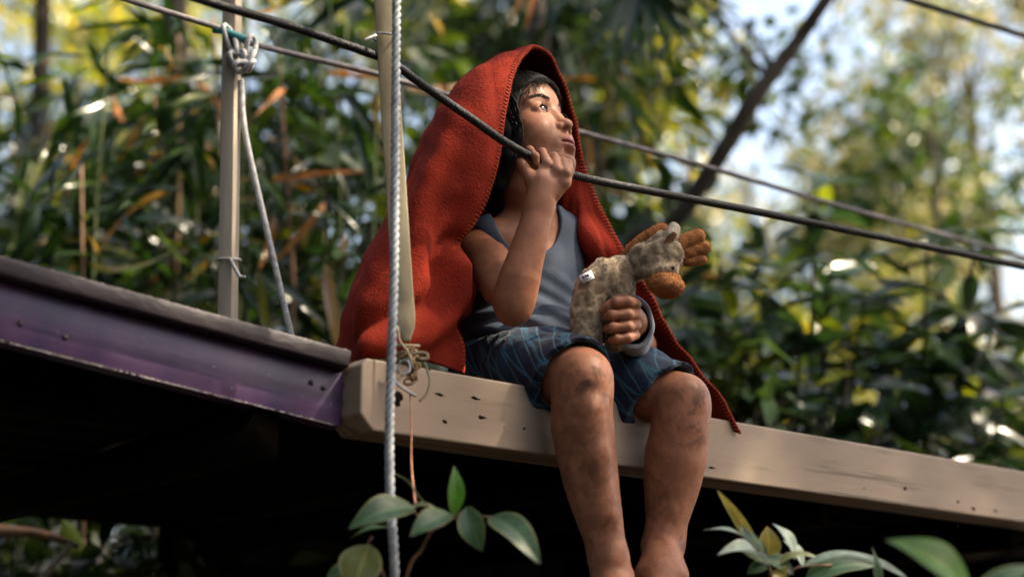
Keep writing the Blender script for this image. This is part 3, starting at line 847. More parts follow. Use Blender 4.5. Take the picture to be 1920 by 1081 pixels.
        for s in (-1, 1):
            fd.ell(ank + side * s * 0.033 + ZZ * 0.012, SKN, (0.012, 0.012, 0.014), 0.012)
    o, V = fd.build('body', M['skin'], person, 1)
    me = o.data
    co = np.empty(len(me.vertices) * 3, dtype=np.float32); me.vertices.foreach_get('co', co); V = co.reshape(-1, 3).astype(float)
    q = (V - HO) / HS
    f, l, u = q @ hf, q @ hl, q @ hu
    lips = np.clip(2.2 - np.sqrt((l / 0.0215) ** 2 + ((u + 0.0718) / 0.0125) ** 2) * 2.0, 0, 1) * (f > 0.068)
    add_attr(me, 'lips', lips)
    # mud on knees, shins and ankles
    dirt = np.zeros(len(V))
    for c, r, w in ((P(1108, 712, 3.14), 0.07, 1.0), (P(1125, 760, 3.15), 0.04, 0.8), (P(1305, 752, 3.31), 0.06, 1.0), (P(1296, 800, 3.32), 0.06, 0.9), (P(1225, 925, 3.35), 0.05, 0.7),
                    (P(1235, 1030, 3.33), 0.035, 1.0), (P(1275, 1015, 3.34), 0.03, 0.9), (P(1110, 860, 3.16), 0.09, 0.6), (P(1140, 990, 3.18), 0.08, 0.7), (P(1250, 960, 3.34), 0.06, 0.6), (P(1200, 1070, 3.3), 0.06, 0.9), (P(1235, 860, 3.33), 0.05, 0.4)):
        dirt = np.maximum(dirt, w * np.exp(-((V - c) ** 2).sum(1) / r ** 2))
    dirt *= (V[:, 2] < 2.30)
    add_attr(me, 'dirt', dirt)
    add_attr(me, 'legs', np.clip((2.26 - V[:, 2]) / 0.05, 0, 1) * 0.8)
    palm = np.clip(1.3 - np.linalg.norm(V - P(1030, 330, Yh - 0.012), axis=1) / 0.04, 0, 1) * 0.7
    add_attr(me, 'palm', palm)
    return f, l, u
FL = build_body()
face_sel = (FL[0] > 0.03) & (FL[2] > -0.03) & (FL[2] < 0.11) & (np.abs(FL[1]) < 0.08)
FLs = np.stack([a[face_sel] for a in FL], -1)
def skin_f(l, u):
    """how far forward the face surface lies at (l, u)"""
    d = (FLs[:, 1] - l) ** 2 + (FLs[:, 2] - u) ** 2
    m = d < 0.003 ** 2
    return FLs[m, 0].max() if m.any() else FLs[np.argmin(d), 0]

def build_eye(s):
    c = H(0.0640, s * 0.0313, -0.0004); r = 0.0136 * HS
    n, m = 24, 16
    th = np.linspace(0, math.pi, m); ph = np.linspace(0, 2 * math.pi, n, endpoint=False)
    look = hf * 0.93 + hl * 0.10 + hu * 0.06; look /= np.linalg.norm(look)
    a = np.cross(look, ZZ); a /= np.linalg.norm(a); b = np.cross(look, a)
    V = np.array([c + r * (look * math.cos(t) + math.sin(t) * (a * math.cos(p) + b * math.sin(p))) for t in th for p in ph])
    i = np.arange(m - 1)[:, None] * n; j = np.arange(n)[None, :]; j2 = (j + 1) % n
    Q = np.stack([i + j, i + n + j, i + n + j2, i + j2], -1).reshape(-1, 4)
    me = mesh_np('eye', V, Q)
    ang = np.repeat(th, n)
    add_attr(me, 'iris', np.clip(1.0 - ang / 2.1, 0, 1)[:len(me.vertices)])
    obj('eye', me, M['eye'], person, True)
    # brow and lashes are hair, rooted on the skin
    mb = MB()
    rnd = random.Random(5 + s)
    for k in range(80):
        t = rnd.random() ** 0.8
        l0 = s * (0.013 + 0.037 * t); u0 = 0.0190 + 0.0075 * math.sin(t * 2.5) - 0.002 * t + rnd.uniform(-0.0030, 0.0030) * (1.15 - t)
        l1 = l0 + s * 0.007; u1 = u0 + 0.0018 + rnd.uniform(-0.0012, 0.0012)
        p0, p1 = H(skin_f(l0, u0) + 0.0003, l0, u0), H(skin_f(l1, u1) + 0.0008, l1, u1)
        mb.tube([p0, (p0 + p1) / 2 + hf * 0.0008, p1], [0.0005, 0.0005, 0.0002], 4)
    mb.build('eyebrow', M['hair'], person)
    mb = MB()
    pts = []
    for t in np.linspace(0, 1, 12):
        x = (t - 0.5) * 2
        l0 = s * (0.0310 + 0.0146 * x); u0 = -0.0018 + 0.0056 * math.sqrt(max(0, 1 - x * x)) + 0.0008
        pts.append(H(skin_f(l0, u0 + 0.001) + 0.0004, l0, u0))
    mb.tube(pts, np.array([0.0005, 0.0009, 0.0012, 0.0013, 0.0013, 0.0013, 0.0013, 0.0013, 0.0013, 0.0012, 0.001, 0.0006]), 6)
    for k in range(2, 12):
        for q in range(3):
            p = pts[k] + hl * rnd.uniform(-0.001, 0.001); e = p + hf * 0.0055 + hu * (0.001 + 0.0015 * rnd.random()) + hl * s * 0.004 * (k / 11)
            mb.tube([p, (p + e) / 2 - hu * 0.0008, e], [0.0005, 0.0004, 0.0002], 3)
    mb.build('eyelashes', M['hair'], person)
for s in (-1, 1): build_eye(s)

def build_hair():
    lo = H(0, 0, 0) - 0.2; hi = H(0, 0, 0) + 0.2
    fd = Field(lo, hi, 0.003)
    fd.ell(H(-0.012, 0, 0.024), HR, np.array((0.113, 0.084, 0.100)) * HS, 0.0)
    for s in (-1, 1):
        fd.chain([H(0.0, s * 0.066, 0.02), H(0.006, s * 0.074, -0.03), H(-0.004, s * 0.070, -0.070), H(-0.02, s * 0.06, -0.095)], np.array((0.03, 0.021, 0.015, 0.007)) * HS, 0.02)
        fd.chain([H(-0.04, s * 0.06, 0.0), H(-0.045, s * 0.060, -0.06), H(-0.045, s * 0.055, -0.10)], np.array((0.04, 0.028, 0.014)) * HS, 0.02)
    fd.chain([H(-0.07, 0, 0), H(-0.075, 0, -0.08), H(-0.07, 0, -0.14)], np.array((0.04, 0.04, 0.02)) * HS, 0.02)
    fd.ell(H(0.103, 0, -0.034), HR, np.array((0.080, 0.125, 0.100)) * HS, 0.005, 's')
    fd.ell(H(0.03, 0, -0.11), HR, np.array((0.09, 0.052, 0.07)) * HS, 0.008, 's')
    V, Q = fd.surface()
    V = relax(V, Q, 2)
    q = (V - HO) / HS
    ang = np.arctan2(q @ hl, q @ hf)
    V = V + ((vnoise(q * np.array((1, 1, 0.4)), 90, 2) * 0.0010 + vnoise(q, 50, 4) * 0.0016) * 1.0)[:, None] * ((V - HO) / (np.linalg.norm(V - HO, axis=1)[:, None]))
    hair = obj('hair', mesh_np('hair', V, Q), M['hair'], person, True)
    mb = MB(); rnd = random.Random(11)
    # strands combed from the crown down
    cr = np.array((-0.045, 0.0, 0.024)); er = np.array((0.113, 0.084, 0.100)) * 1.004
    for k in range(900):
        a = rnd.uniform(-math.pi, math.pi); t1 = rnd.uniform(1.2, 1.95)
        pts = []
        for t in np.linspace(rnd.uniform(0.15, 0.9), t1, 9):
            aa = a + 0.12 * math.sin(3 * t + k)
            d = np.array((math.sin(t) * math.cos(aa), math.sin(t) * math.sin(aa), math.cos(t)))
            x = np.array((-0.012, 0, 0.024)) + er * d * (1 + 0.012 * math.sin(k * 1.7))
            if x[0] > 0.045 and x[2] < 0.056 - 7 * x[1] ** 2 - 0.006 * math.sin(k * 2.1): break
            if abs(x[1]) > 0.03 and x[0] > 0.046 - 0.1 * max(0, x[2]) and x[2] < 0.04: break
            pts.append(H(*x))
        if len(pts) > 3:
            mb.tube(pts, np.linspace(0.0010, 0.0005, len(pts)), 4)
    # loose strands at the hairline
    for k in range(26):
        l0 = rnd.uniform(-0.068, -0.01)
        u0 = 0.066 - 10 * l0 * l0 + rnd.uniform(-0.002, 0.008)
        ln = rnd.uniform(0.008, 0.03); sw = rnd.uniform(-0.02, 0.004)
        pts = [H(skin_f(l0, u0) + 0.004, l0, u0), H(skin_f(l0 + sw * 0.5, u0 - ln * 0.5) + 0.004, l0 + sw * 0.5, u0 - ln * 0.45), H(skin_f(l0 + sw, u0 - ln) + 0.0025, l0 + sw, u0 - ln)]
        mb.tube(pts, [0.0010, 0.0008, 0.0002], 4, 6)
    for k in range(60):
        u0 = rnd.uniform(-0.02, 0.04); f0 = rnd.uniform(0.02, 0.047)
        ln = rnd.uniform(0.05, 0.12)
        pts = [H(f0, -0.082, u0), H(f0 + 0.006, -0.086, u0 - ln * 0.5), H(f0 - 0.012 + rnd.uniform(-0.006, 0.006), -0.078, max(u0 - ln, -0.13))]
        mb.tube(pts, [0.0014, 0.0012, 0.0004], 4, 6)
    for a in ((-0.010, 0.066, -0.030, 0.046), (-0.004, 0.067, -0.026, 0.049), (-0.014, 0.066, -0.034, 0.050)):
        pts = [H(skin_f(a[0] + (a[2] - a[0]) * t, a[1] + (a[3] - a[1]) * t) + 0.004, a[0] + (a[2] - a[0]) * t, a[1] + (a[3] - a[1]) * t + 0.004 * math.sin(t * 3.1)) for t in np.linspace(0, 1, 6)]
        mb.tube(pts, [0.0020, 0.0019, 0.0017, 0.0013, 0.0009, 0.0003], 5)
    obj('loose_strands', mb.mesh('loose_strands'), M['hair'], hair, True)
build_hair()

def build_tank():
    fd = Field((-0.16, 3.25, 2.10), (0.25, 3.78, 2.80), 0.003)
    torso(fd, 0.010, 0.045)
    fd.ell(P(987, 648, 3.48), SKN, (0.112, 0.142, 0.075), 0.05)
    hem = P(990, 664, 3.40)
    fd.plane(hem, -ZZ + NRM * 0.12, hem - np.array((0.3, 0.3, 0.2)), hem + np.array((0.3, 0.4, 0.12)))
    # neck scoop, arm holes, top
    fd.ell(P(996, 398, 3.38), TSK, (0.16, 0.076, 0.088), 0.004, 's')
    fd.ell(P(990, 372, 3.46), TSK, (0.12, 0.064, 0.050), 0.004, 's')
    for s, c in ((-1, P(858, 480, 3.40)), (1, P(1130, 452, 3.51))):
        fd.ell(c, TSK, (0.085, 0.044, 0.082), 0.004, 's')
    V, Q = fd.surface(); V = relax(V, Q, 2)
    # soft folds towards the lap and across the belly
    d = V - P(1000, 640, 3.42)
    w = np.clip((2.46 - V[:, 2]) / 0.16, 0, 1)
    ph = d @ np.array((0.35, 0.1, 0.93)) * 150 + 3.0 * vnoise(V, 14, 3)
    off = np.sin(ph) * 0.0055 * w + np.sin(ph * 0.43 + 2 * vnoise(V, 9, 12)) * 0.005 * w + vnoise(V, 30, 8) * 0.0026
    out = V - np.array((P(985, 560, 3.49)))
    out[:, 2] *= 0.1; out /= np.linalg.norm(out, axis=1)[:, None] + 1e-9
    V = V + out * off[:, None]
    top = obj('tank_top', mesh_np('tank_top', V, Q), M['tank'], person, True)
    return top
build_tank()

def leg_shell(fd, g):
    fd.chain([HIP_R, P(1010, 692, 3.32), KN_R], (0.074 + g, 0.073 + g, 0.056 + g), 0.03)
    fd.chain([HIP_L, P(1170, 722, 3.46), KN_L], (0.074 + g, 0.073 + g, 0.053 + g), 0.03)
    fd.chain([KN_R, P(1092, 742, 3.195), P(1092, 800, 3.205)], (rp(52, 3.2) + g, rp(54, 3.2) + g, rp(56, 3.2) + g), 0.02)
    fd.chain([KN_L, P(1276, 790, 3.37), P(1268, 850, 3.38)], (rp(47, 3.37) + g, rp(47, 3.37) + g, rp(53, 3.37) + g), 0.02)
    fd.ell(P(1100, 705, 3.165), SKN, (0.032 + g, 0.036 + g, 0.042 + g), 0.03)
    fd.ell(P(1288, 744, 3.345), SKN, (0.030 + g, 0.035 + g, 0.040 + g), 0.03)

def build_shorts():
    lo, hi = (-0.17, 3.06, 1.98), (0.46, 3.78, 2.42)
    fd = Field(lo, hi, 0.003); inn = Field(lo, hi, 0.003)
    leg_shell(fd, 0.011); leg_shell(inn, 0.006)
    fd.ell(P(985, 672, 3.50), SKN, (0.096, 0.126, 0.088), 0.03)
    fd.chain([HIP_R, P(1008, 696, 3.33), P(1070, 712, 3.23)], (0.082, 0.086, 0.081), 0.03)
    fd.chain([HIP_L, P(1165, 728, 3.475), P(1255, 758, 3.395)], (0.082, 0.086, 0.079), 0.03)
    fd.cone(P(1150, 745, 3.47), P(1200, 775, 3.43), 0.065, 0.055, 0.04)
    X, Y, Z = (fd.ax[0][:, None, None], fd.ax[1][None, :, None], fd.ax[2][None, None, :])
    cut = np.full(fd.a.shape, -1.0, dtype=np.float32)
    for hip, kn, t, tilt, lat in ((HIP_R, KN_R, 0.90, -0.55, -1), (HIP_L, KN_L, 0.84, -0.55, 1)):
        v = kn - hip; v = v / np.linalg.norm(v)
        n_ = v + ZZ * tilt; n_ /= np.linalg.norm(n_)
        p = hip + (kn - hip) * t
        mid = (KN_R + KN_L) / 2
        side = ((X - mid[0]) * DIR[0] + (Y - mid[1]) * DIR[1]) * lat
        d = (X - p[0]) * n_[0] + (Y - p[1]) * n_[1] + (Z - p[2]) * n_[2]
        d = d + 0.003 * np.sin(X * 90 + Z * 60)
        cut = np.where(side > 0, d, cut).astype(np.float32)
    m = cut > -0.035
    fd.a = np.where(m, np.maximum(fd.a, -inn.a), fd.a)
    fd.a = np.maximum(fd.a, cut)
    fd.a = np.maximum(fd.a, np.broadcast_to(Z - 2.296, fd.a.shape)).astype(np.float32)       # waistband, under the top
    V, Q = fd.surface(); V = relax(V, Q, 2)
    off = np.sin((V @ NRM) * 110 + 4 * vnoise(V, 16, 5)) * 0.0016 + np.abs(vnoise(V, 26, 6)) * 0.004
    d = V - (HIP_R + KN_L) / 2; d /= np.linalg.norm(d, axis=1)[:, None]
    V = V + d * off[:, None]
    obj('shorts', mesh_np('shorts', V, Q), M['shorts'], person, True)
build_shorts()

def build_cuff():
    # grey cuff pushed up on the left wrist
    mb = MB()
    axis = EL_L - WR_L; axis /= np.linalg.norm(axis)
    a = np.cross(axis, ZZ); a /= np.linalg.norm(a); b = np.cross(axis, a)
    c0 = P(1187, 606, 3.265)
    ring, n, seg = [], 10, 40
    prof = [(0.0, 0.036), (-0.006, 0.043), (-0.004, 0.048), (0.006, 0.050), (0.02, 0.047), (0.05, 0.044), (0.09, 0.043), (0.15, 0.043)]
    V = []
    for t, r in prof:
        for k in range(seg):
            th = 2 * math.pi * k / seg
            rr = r * (1 + 0.03 * math.sin(3 * th + t * 60) + 0.02 * math.sin(7 * th + t * 130))
            V.append(c0 + axis * t + a * math.cos(th) * rr * 0.85 + b * math.sin(th) * rr * 1.15)
    m = len(prof)
    i = np.arange(m - 1)[:, None] * seg; j = np.arange(seg)[None, :]; j2 = (j + 1) % seg
    Q = np.stack([i + j, i + j2, i + seg + j2, i + seg + j], -1).reshape(-1, 4)
    o = mb.add(V, Q).build('sleeve_cuff', M['cuff'], person)
    s = o.modifiers.new('thick', 'SOLIDIFY'); s.thickness = 0.005
    s2 = o.modifiers.new('sub', 'SUBSURF'); s2.levels = 1; s2.render_levels = 1
build_cuff()

# ------------------------------------------------------------------ the red blanket
def build_blanket():
    rows = [
        [(868, 700, 3.30), (800, 676, 3.225), (735, 668, 3.17), (680, 678, 3.17), (640, 694, 3.22), (650, 676, 3.42), (740, 668, 3.66)],
        [(872, 640, 3.285), (806, 630, 3.21), (745, 622, 3.16), (690, 622, 3.165), (650, 640, 3.22), (655, 640, 3.42), (745, 640, 3.67)],
        [(868, 580, 3.265), (812, 556, 3.195), (760, 540, 3.16), (712, 540, 3.17), (668, 566, 3.23), (670, 566, 3.43), (760, 570, 3.67)],
        [(867, 515, 3.25), (818, 480, 3.19), (775, 460, 3.17), (735, 460, 3.19), (700, 488, 3.25), (700, 490, 3.44), (780, 500, 3.67)],
        [(882, 445, 3.24), (834, 405, 3.19), (796, 380, 3.18), (765, 375, 3.22), (742, 405, 3.29), (745, 410, 3.46), (820, 430, 3.66)],
        [(915, 370, 3.235), (866, 325, 3.195), (825, 300, 3.20), (795, 295, 3.25), (773, 320, 3.32), (780, 330, 3.48), (850, 360, 3.65)],
        [(937, 285, 3.245), (895, 245, 3.215), (855, 222, 3.23), (825, 218, 3.28), (805, 242, 3.35), (812, 255, 3.5), (880, 290, 3.63)],
        [(948, 210, 3.26), (912, 182, 3.24), (880, 168, 3.26), (855, 168, 3.31), (838, 192, 3.38), (845, 205, 3.51), (905, 240, 3.62)],
        [(962, 145, 3.285), (932, 130, 3.275), (905, 127, 3.30), (885, 136, 3.35), (872, 158, 3.42), (880, 170, 3.52), (925, 205, 3.61)],
        [(982, 104, 3.325), (956, 104, 3.33), (932, 110, 3.36), (914, 122, 3.41), (906, 142, 3.46), (912, 158, 3.54), (945, 195, 3.61)],
        [(1003, 90, 3.37), (980, 92, 3.40), (958, 102, 3.44), (942, 118, 3.48), (936, 138, 3.52), (942, 160, 3.57), (965, 200, 3.62)],
        [(1030, 103, 3.415), (1012, 102, 3.455), (990, 108, 3.50), (972, 124, 3.53), (965, 145, 3.56), (966, 168, 3.60), (980, 210, 3.63)],
        [(1053, 140, 3.455), (1040, 136, 3.50), (1020, 138, 3.55), (1000, 150, 3.58), (988, 170, 3.60), (985, 195, 3.625), (990, 235, 3.645)],
        [(1071, 190, 3.48), (1062, 186, 3.53), (1042, 190, 3.58), (1020, 205, 3.61), (1005, 225, 3.63), (998, 250, 3.645), (995, 285, 3.66)],
        [(1084, 250, 3.49), (1078, 248, 3.54), (1058, 255, 3.60), (1032, 268, 3.635), (1012, 285, 3.65), (1002, 305, 3.66), (995, 330, 3.68)],
        [(1098, 315, 3.49), (1086, 317, 3.50), (1066, 324, 3.53), (1040, 334, 3.60), (1015, 345, 3.67), (1002, 360, 3.68), (990, 380, 3.70)],
        [(1128, 390, 3.475), (1104, 391, 3.472), (1078, 397, 3.475), (1052, 405, 3.545), (1022, 415, 3.66), (1000, 425, 3.70), (985, 440, 3.71)],
        [(1170, 468, 3.46), (1136, 470, 3.458), (1102, 474, 3.465), (1074, 482, 3.54), (1035, 490, 3.68), (1005, 495, 3.72), (985, 500, 3.73)],
        [(1218, 550, 3.48), (1180, 556, 3.50), (1140, 560, 3.53), (1096, 562, 3.60), (1040, 565, 3.72), (1010, 568, 3.735), (985, 570, 3.745)],
        [(1262, 622, 3.515), (1220, 632, 3.60), (1168, 634, 3.67), (1100, 634, 3.715), (1045, 634, 3.74), (1012, 636, 3.75), (985, 640, 3.755)],
        [(1312, 690, 3.55), (1262, 702, 3.64), (1200, 692, 3.70), (1120, 682, 3.735), (1050, 676, 3.75), (1012, 674, 3.757), (985, 672, 3.76)],
        [(1364, 750, 3.575), (1318, 748, 3.64), (1225, 712, 3.72), (1130, 694, 3.745), (1050, 684, 3.755), (1012, 680, 3.76), (985, 678, 3.765)],
        [(1394, 809, 3.595), (1345, 788, 3.63), (1240, 722, 3.73), (1130, 698, 3.75), (1050, 688, 3.76), (1012, 684, 3.765), (985, 682, 3.77)],
    ]
    for i, r in enumerate(rows):
        e = r[-1]
        r.append((max(e[0], 935) if i < 9 else e[0] - 30, e[1] + (6 if i < 9 else 0), max(e[2], 3.76) if i < 5 or i > 15 else e[2] + 0.06))
    net = np.array([[P(*c) for c in r] for r in rows])
    nu, nv = 300, 96
    g = catmull(net, nu)
    g = catmull(g.transpose(1, 0, 2), nv).transpose(1, 0, 2)
    du = np.gradient(g, axis=0); dv = np.gradient(g, axis=1)
    nrm = np.cross(du, dv); nrm /= np.linalg.norm(nrm, axis=2)[..., None] + 1e-9
    # make normals point outwards (away from the head-torso axis)
    c = P(985, 400, 3.46)
    out = g - c
    sgn = np.sign((nrm * out).sum(2).mean()); nrm *= sgn
    U = np.linspace(0, 1, nu)[:, None]; Vv = np.linspace(0, 1, nv)[None, :]
    flat = g.reshape(-1, 3)
    zz = g[..., 2]
    low = np.clip((2.78 - zz) / 0.35, 0, 1)                                  # folds grow downwards
    near = np.clip(Vv / 0.10, 0, 1)
    cx = np.arctan2(g[..., 1] - 3.47, g[..., 0] - 0.03)
    f1 = np.sin(cx * 11 + 1.6 * vnoise(flat, 4, 21).reshape(nu, nv) + 1.0)
    f2 = np.sin(cx * 23 + 2.2 * vnoise(flat, 6, 22).reshape(nu, nv))
    off = low * (0.015 * f1 + 0.007 * f2) * (0.35 + 0.65 * near) + 0.0045 * vnoise(flat, 13, 23).reshape(nu, nv) - 0.0055 * (1 - np.minimum(1, np.abs(vnoise(flat * np.array((1, 1, 0.45)), 17, 25).reshape(nu, nv)) * 2.2)) + 0.0018 * vnoise(flat, 48, 24).reshape(nu, nv)
    # rolled fold running from the arm down to the lashed lath
    pl = catmull([P(858, 500, 3.24), P(860, 560, 3.24), P(838, 605, 3.21), P(795, 628, 3.185), P(745, 640, 3.16), P(700, 655, 3.15)], 60)
    dmin = np.min(np.linalg.norm(flat[:, None, :] - pl[None, :, :], axis=2), axis=1).reshape(nu, nv)
    off = off + 0.034 * np.exp(-(dmin / 0.026) ** 2) - 0.020 * np.exp(-((dmin - 0.052) / 0.02) ** 2) * (zz > 2.2)
    g2 = g + nrm * off[..., None]
    idx = np.arange(nu - 1)[:, None] * nv + np.arange(nv - 1)[None, :]
    Q = np.stack([idx, idx + 1, idx + nv + 1, idx + nv], -1).reshape(-1, 4)
    root = empty('blanket', P(720, 690, 3.25), 'red wool blanket draped like a hood over the child\'s head and back', 'blanket')
    o = obj('cloth', mesh_np('cloth', g2.reshape(-1, 3), Q), M['blanket'], root, True)
    s = o.modifiers.new('thick', 'SOLIDIFY'); s.thickness = 0.006; s.offset = 0
    # overcast stitches along the hood's hem
    mb = MB()
    hem = g2[:, 0]; tin = g2[:, 4] - g2[:, 0]; tin /= np.linalg.norm(tin, axis=1)[:, None]
    seglen = np.concatenate([[0], np.cumsum(np.linalg.norm(np.diff(hem, axis=0), axis=1))])
    hn = nrm[:, 0]
    for d in np.arange(0.01, seglen[-1], 0.0085):
        i = min(np.searchsorted(seglen, d), nu - 2)
        t = (d - seglen[i - 1]) / max(seglen[i] - seglen[i - 1], 1e-6)
        p = hem[i - 1] * (1 - t) + hem[i] * t
        a, n_ = tin[i], hn[i]
        al = (hem[i] - hem[i - 1]) / (np.linalg.norm(hem[i] - hem[i - 1]) + 1e-9)
        pts = [p + a * 0.011 + n_ * 0.0036, p + a * 0.004 + n_ * 0.0048 + al * 0.001, p - a * 0.0022 + al * 0.002, p + a * 0.004 - n_ * 0.0048 + al * 0.003, p + a * 0.011 - n_ * 0.0036 + al * 0.004]
        mb.tube(pts, 0.0009, 4)
    st = mb.build('stitching', M['stitch'], root); st['kind'] = 'stuff'
    # wool fuzz
    rng = np.random.default_rng(5)
    m = 60000
    ii = rng.integers(0, nu - 1, m); jj = rng.integers(0, nv - 1, m)
    hm = rng.random(m) < 0.12; jj[hm] = 0
    base = g2[ii, jj] + (g2[ii + 1, jj + 1] - g2[ii, jj]) * rng.random((m, 1))
    sd = np.where(rng.random(m) < 0.8, 1, -1)[:, None]
    nn = nrm[ii, jj] * sd
    nn[hm] = -tin[ii[hm]]
    b0 = base + nn * np.where(hm, 0.0, 0.0028)[:, None]
    dirv = nn + rng.normal(size=(m, 3)) * 0.8; dirv /= np.linalg.norm(dirv, axis=1)[:, None]
    tip = b0 + dirv * rng.uniform(0.002, 0.0052, (m, 1))
    w = np.cross(dirv, rng.normal(size=(m, 3))); w /= np.linalg.norm(w, axis=1)[:, None]; w *= 0.00035
    V = np.stack([b0 - w, b0 + w, tip], 1).reshape(-1, 3)
    fz = obj('wool_fuzz', mesh_np('wool_fuzz', V, np.arange(3 * m).reshape(-1, 3)), M['blanket'], root); fz['kind'] = 'stuff'
build_blanket()

# ------------------------------------------------------------------ the plush giraffe
def fuzz(V, Q, n, ln, mat, parent, seed):
    rng = np.random.default_rng(seed)
    a, b, c = V[Q[:, 0]], V[Q[:, 1]], V[Q[:, 2]]
    nr = np.cross(b - a, c - a); nr /= np.linalg.norm(nr, axis=1)[:, None] + 1e-12
    i = rng.integers(0, len(Q), n)
    base = a[i] + (c[i] - a[i]) * rng.random((n, 1))
    d = nr[i] + rng.normal(size=(n, 3)) * 0.6; d /= np.linalg.norm(d, axis=1)[:, None]
    tip = base + d * rng.uniform(0.5, 1.2, (n, 1)) * ln
    w = np.cross(d, rng.normal(size=(n, 3))); w /= np.linalg.norm(w, axis=1)[:, None]; w *= 0.0005
    o = obj('fur', mesh_np('fur', np.stack([base - w, base + w, tip], 1).reshape(-1, 3), np.arange(3 * n).reshape(-1, 3)), mat, parent)
    o['kind'] = 'stuff'

def build_toy():
    root = empty('plush_giraffe', P(1110, 650, 3.24), 'worn tan plush giraffe with brown muzzle held in the child\'s arm', 'soft toy')
    YT = 3.25
    lo, hi = P(1040, 700, 3.05) - 0.02, P(1350, 400, 3.45) + 0.02
    def part(name, mat, fn, fz=0, seed=1, lump=0.0020, ln=0.0036):
        fd = Field(np.minimum(lo, hi), np.maximum(lo, hi), 0.0028)
        fn(fd)
        V, Q = fd.surface(); V = relax(V, Q, 1)
        c = V.mean(0); d = V - c; d /= np.linalg.norm(d, axis=1)[:, None]
        V = V + d * (vnoise(V, 60, seed) * lump * 1.4 + vnoise(V, 160, seed + 1) * lump)[:, None]
        o = obj(name, mesh_np(name, V, Q), mat, root, True)
        if fz: fuzz(V, Q, fz, ln, mat, o, seed)
        return o
    AX = [RGT, np.array((0, 1.0, 0)), ZZ]
    def body(fd):
        fd.chain([P(1100, 650, YT), P(1099, 600, YT), P(1106, 550, YT), P(1138, 515, YT)], (0.031, 0.029, 0.031, 0.032), 0.010, n=8)
        fd.chain([P(1138, 518, YT), P(1170, 505, YT + 0.01), P(1196, 502, YT + 0.015)], (0.032, 0.029, 0.024), 0.010)
        fd.chain([P(1164, 540, YT + 0.01), P(1158, 600, YT + 0.02), P(1155, 640, YT + 0.03)], (0.030, 0.026, 0.022), 0.008)
    part('body', M['plush'], body, 9000, 1)
    def head(fd):
        fd.chain([P(1188, 505, YT + 0.01), P(1215, 484, YT), P(1243, 466, YT - 0.005)], (0.025, 0.033, 0.034), 0.010)
        fd.ell(P(1250, 480, YT - 0.01), AX, (0.036, 0.032, 0.034), 0.012)
        fd.ell(P(1240, 512, YT - 0.02), AX, (0.034, 0.030, 0.024), 0.015)
    part('head', M['plush'], head, 7000, 3)
    part('muzzle', M['plush_brown'], lambda fd: fd.ell(P(1247, 533, YT - 0.028), [RGT * 0.97 - ZZ * 0.24, np.array((0, 1.0, 0)), ZZ * 0.97 + RGT * 0.24], (0.0385, 0.032, 0.0275), 0), 3500, 5, 0.0012, 0.003)
    part('ear', M['plush_light'], lambda fd: fd.chain([P(1252, 452, YT - 0.022), P(1258, 440, YT - 0.024), P(1264, 429, YT - 0.02)], (0.013, 0.0135, 0.0125), 0.004), 1500, 7, 0.001, 0.003)
    def inear(fd):
        fd.chain([P(1250, 457, YT - 0.0325), P(1262, 440, YT - 0.0345)], (0.010, 0.0075), 0.004)
    part('inner_ear', M['plush_dark'], inear, 0, 8, 0.0006)
    def mane(fd):
        fd.chain([P(1172, 474, YT + 0.02), P(1198, 456, YT + 0.01), P(1228, 436, YT), P(1246, 426, YT)], (0.008, 0.012, 0.012, 0.009), 0.006, n=8)
    part('mane', M['plush_brown'], mane, 1500, 9, 0.0012, 0.004)
    for i, (a, b, r) in enumerate((((1277, 458), (1308, 444), 0.0165), ((1288, 474), (1320, 464), 0.0150), ((1288, 488), (1314, 486), 0.0110))):
        part('tuft', M['plush_brown'], lambda fd, a=a, b=b, r=r: fd.cone(P(*a, YT + 0.004 * i), P(*b, YT + 0.004 * i), r * 1.1, r, 0), 1200, 11 + i, 0.0008, 0.003)
    # glass eye and care tag
    mb = MB(); c = P(1262, 502, YT - 0.046)
    th = np.linspace(0, math.pi, 7); ph = np.linspace(0, 2 * math.pi, 10, endpoint=False)
    V = [c + 0.0040 * np.array((math.sin(t) * math.cos(p), math.sin(t) * math.sin(p), math.cos(t))) for t in th for p in ph]
    i = np.arange(6)[:, None] * 10; j = np.arange(10)[None, :]; j2 = (j + 1) % 10
    mb.add(V, np.stack([i + j, i + 10 + j, i + 10 + j2, i + j2], -1).reshape(-1, 4)).build('glass_eye', M['black_rope'], root)
    ax_ = np.array((0.87, 0, 0.42)); ax_ /= np.linalg.norm(ax_); az_ = np.array((-0.42, 0, 0.87)); az_ /= np.linalg.norm(az_)
    c = P(1100, 519, 3.208)
    t = MB().box(c, (ax_, np.array((0, 1.0, 0)), az_), (0.0135, 0.0008, 0.0085)).build('care_tag', M['white'], root, False)
    for dx, dz, w, h in ((-0.006, 0.002, 0.0022, 0.003), (-0.001, 0.0025, 0.0018, 0.0028), (0.0035, 0.0018, 0.002, 0.003), (0.0, -0.004, 0.0075, 0.0006)):
        MB().box(c + ax_ * dx + az_ * dz + np.array((0, -0.0012, 0)), (ax_, np.array((0, 1.0, 0)), az_), (w, 0.0003, h)).build('print', M['ink'], t, False)
build_toy()

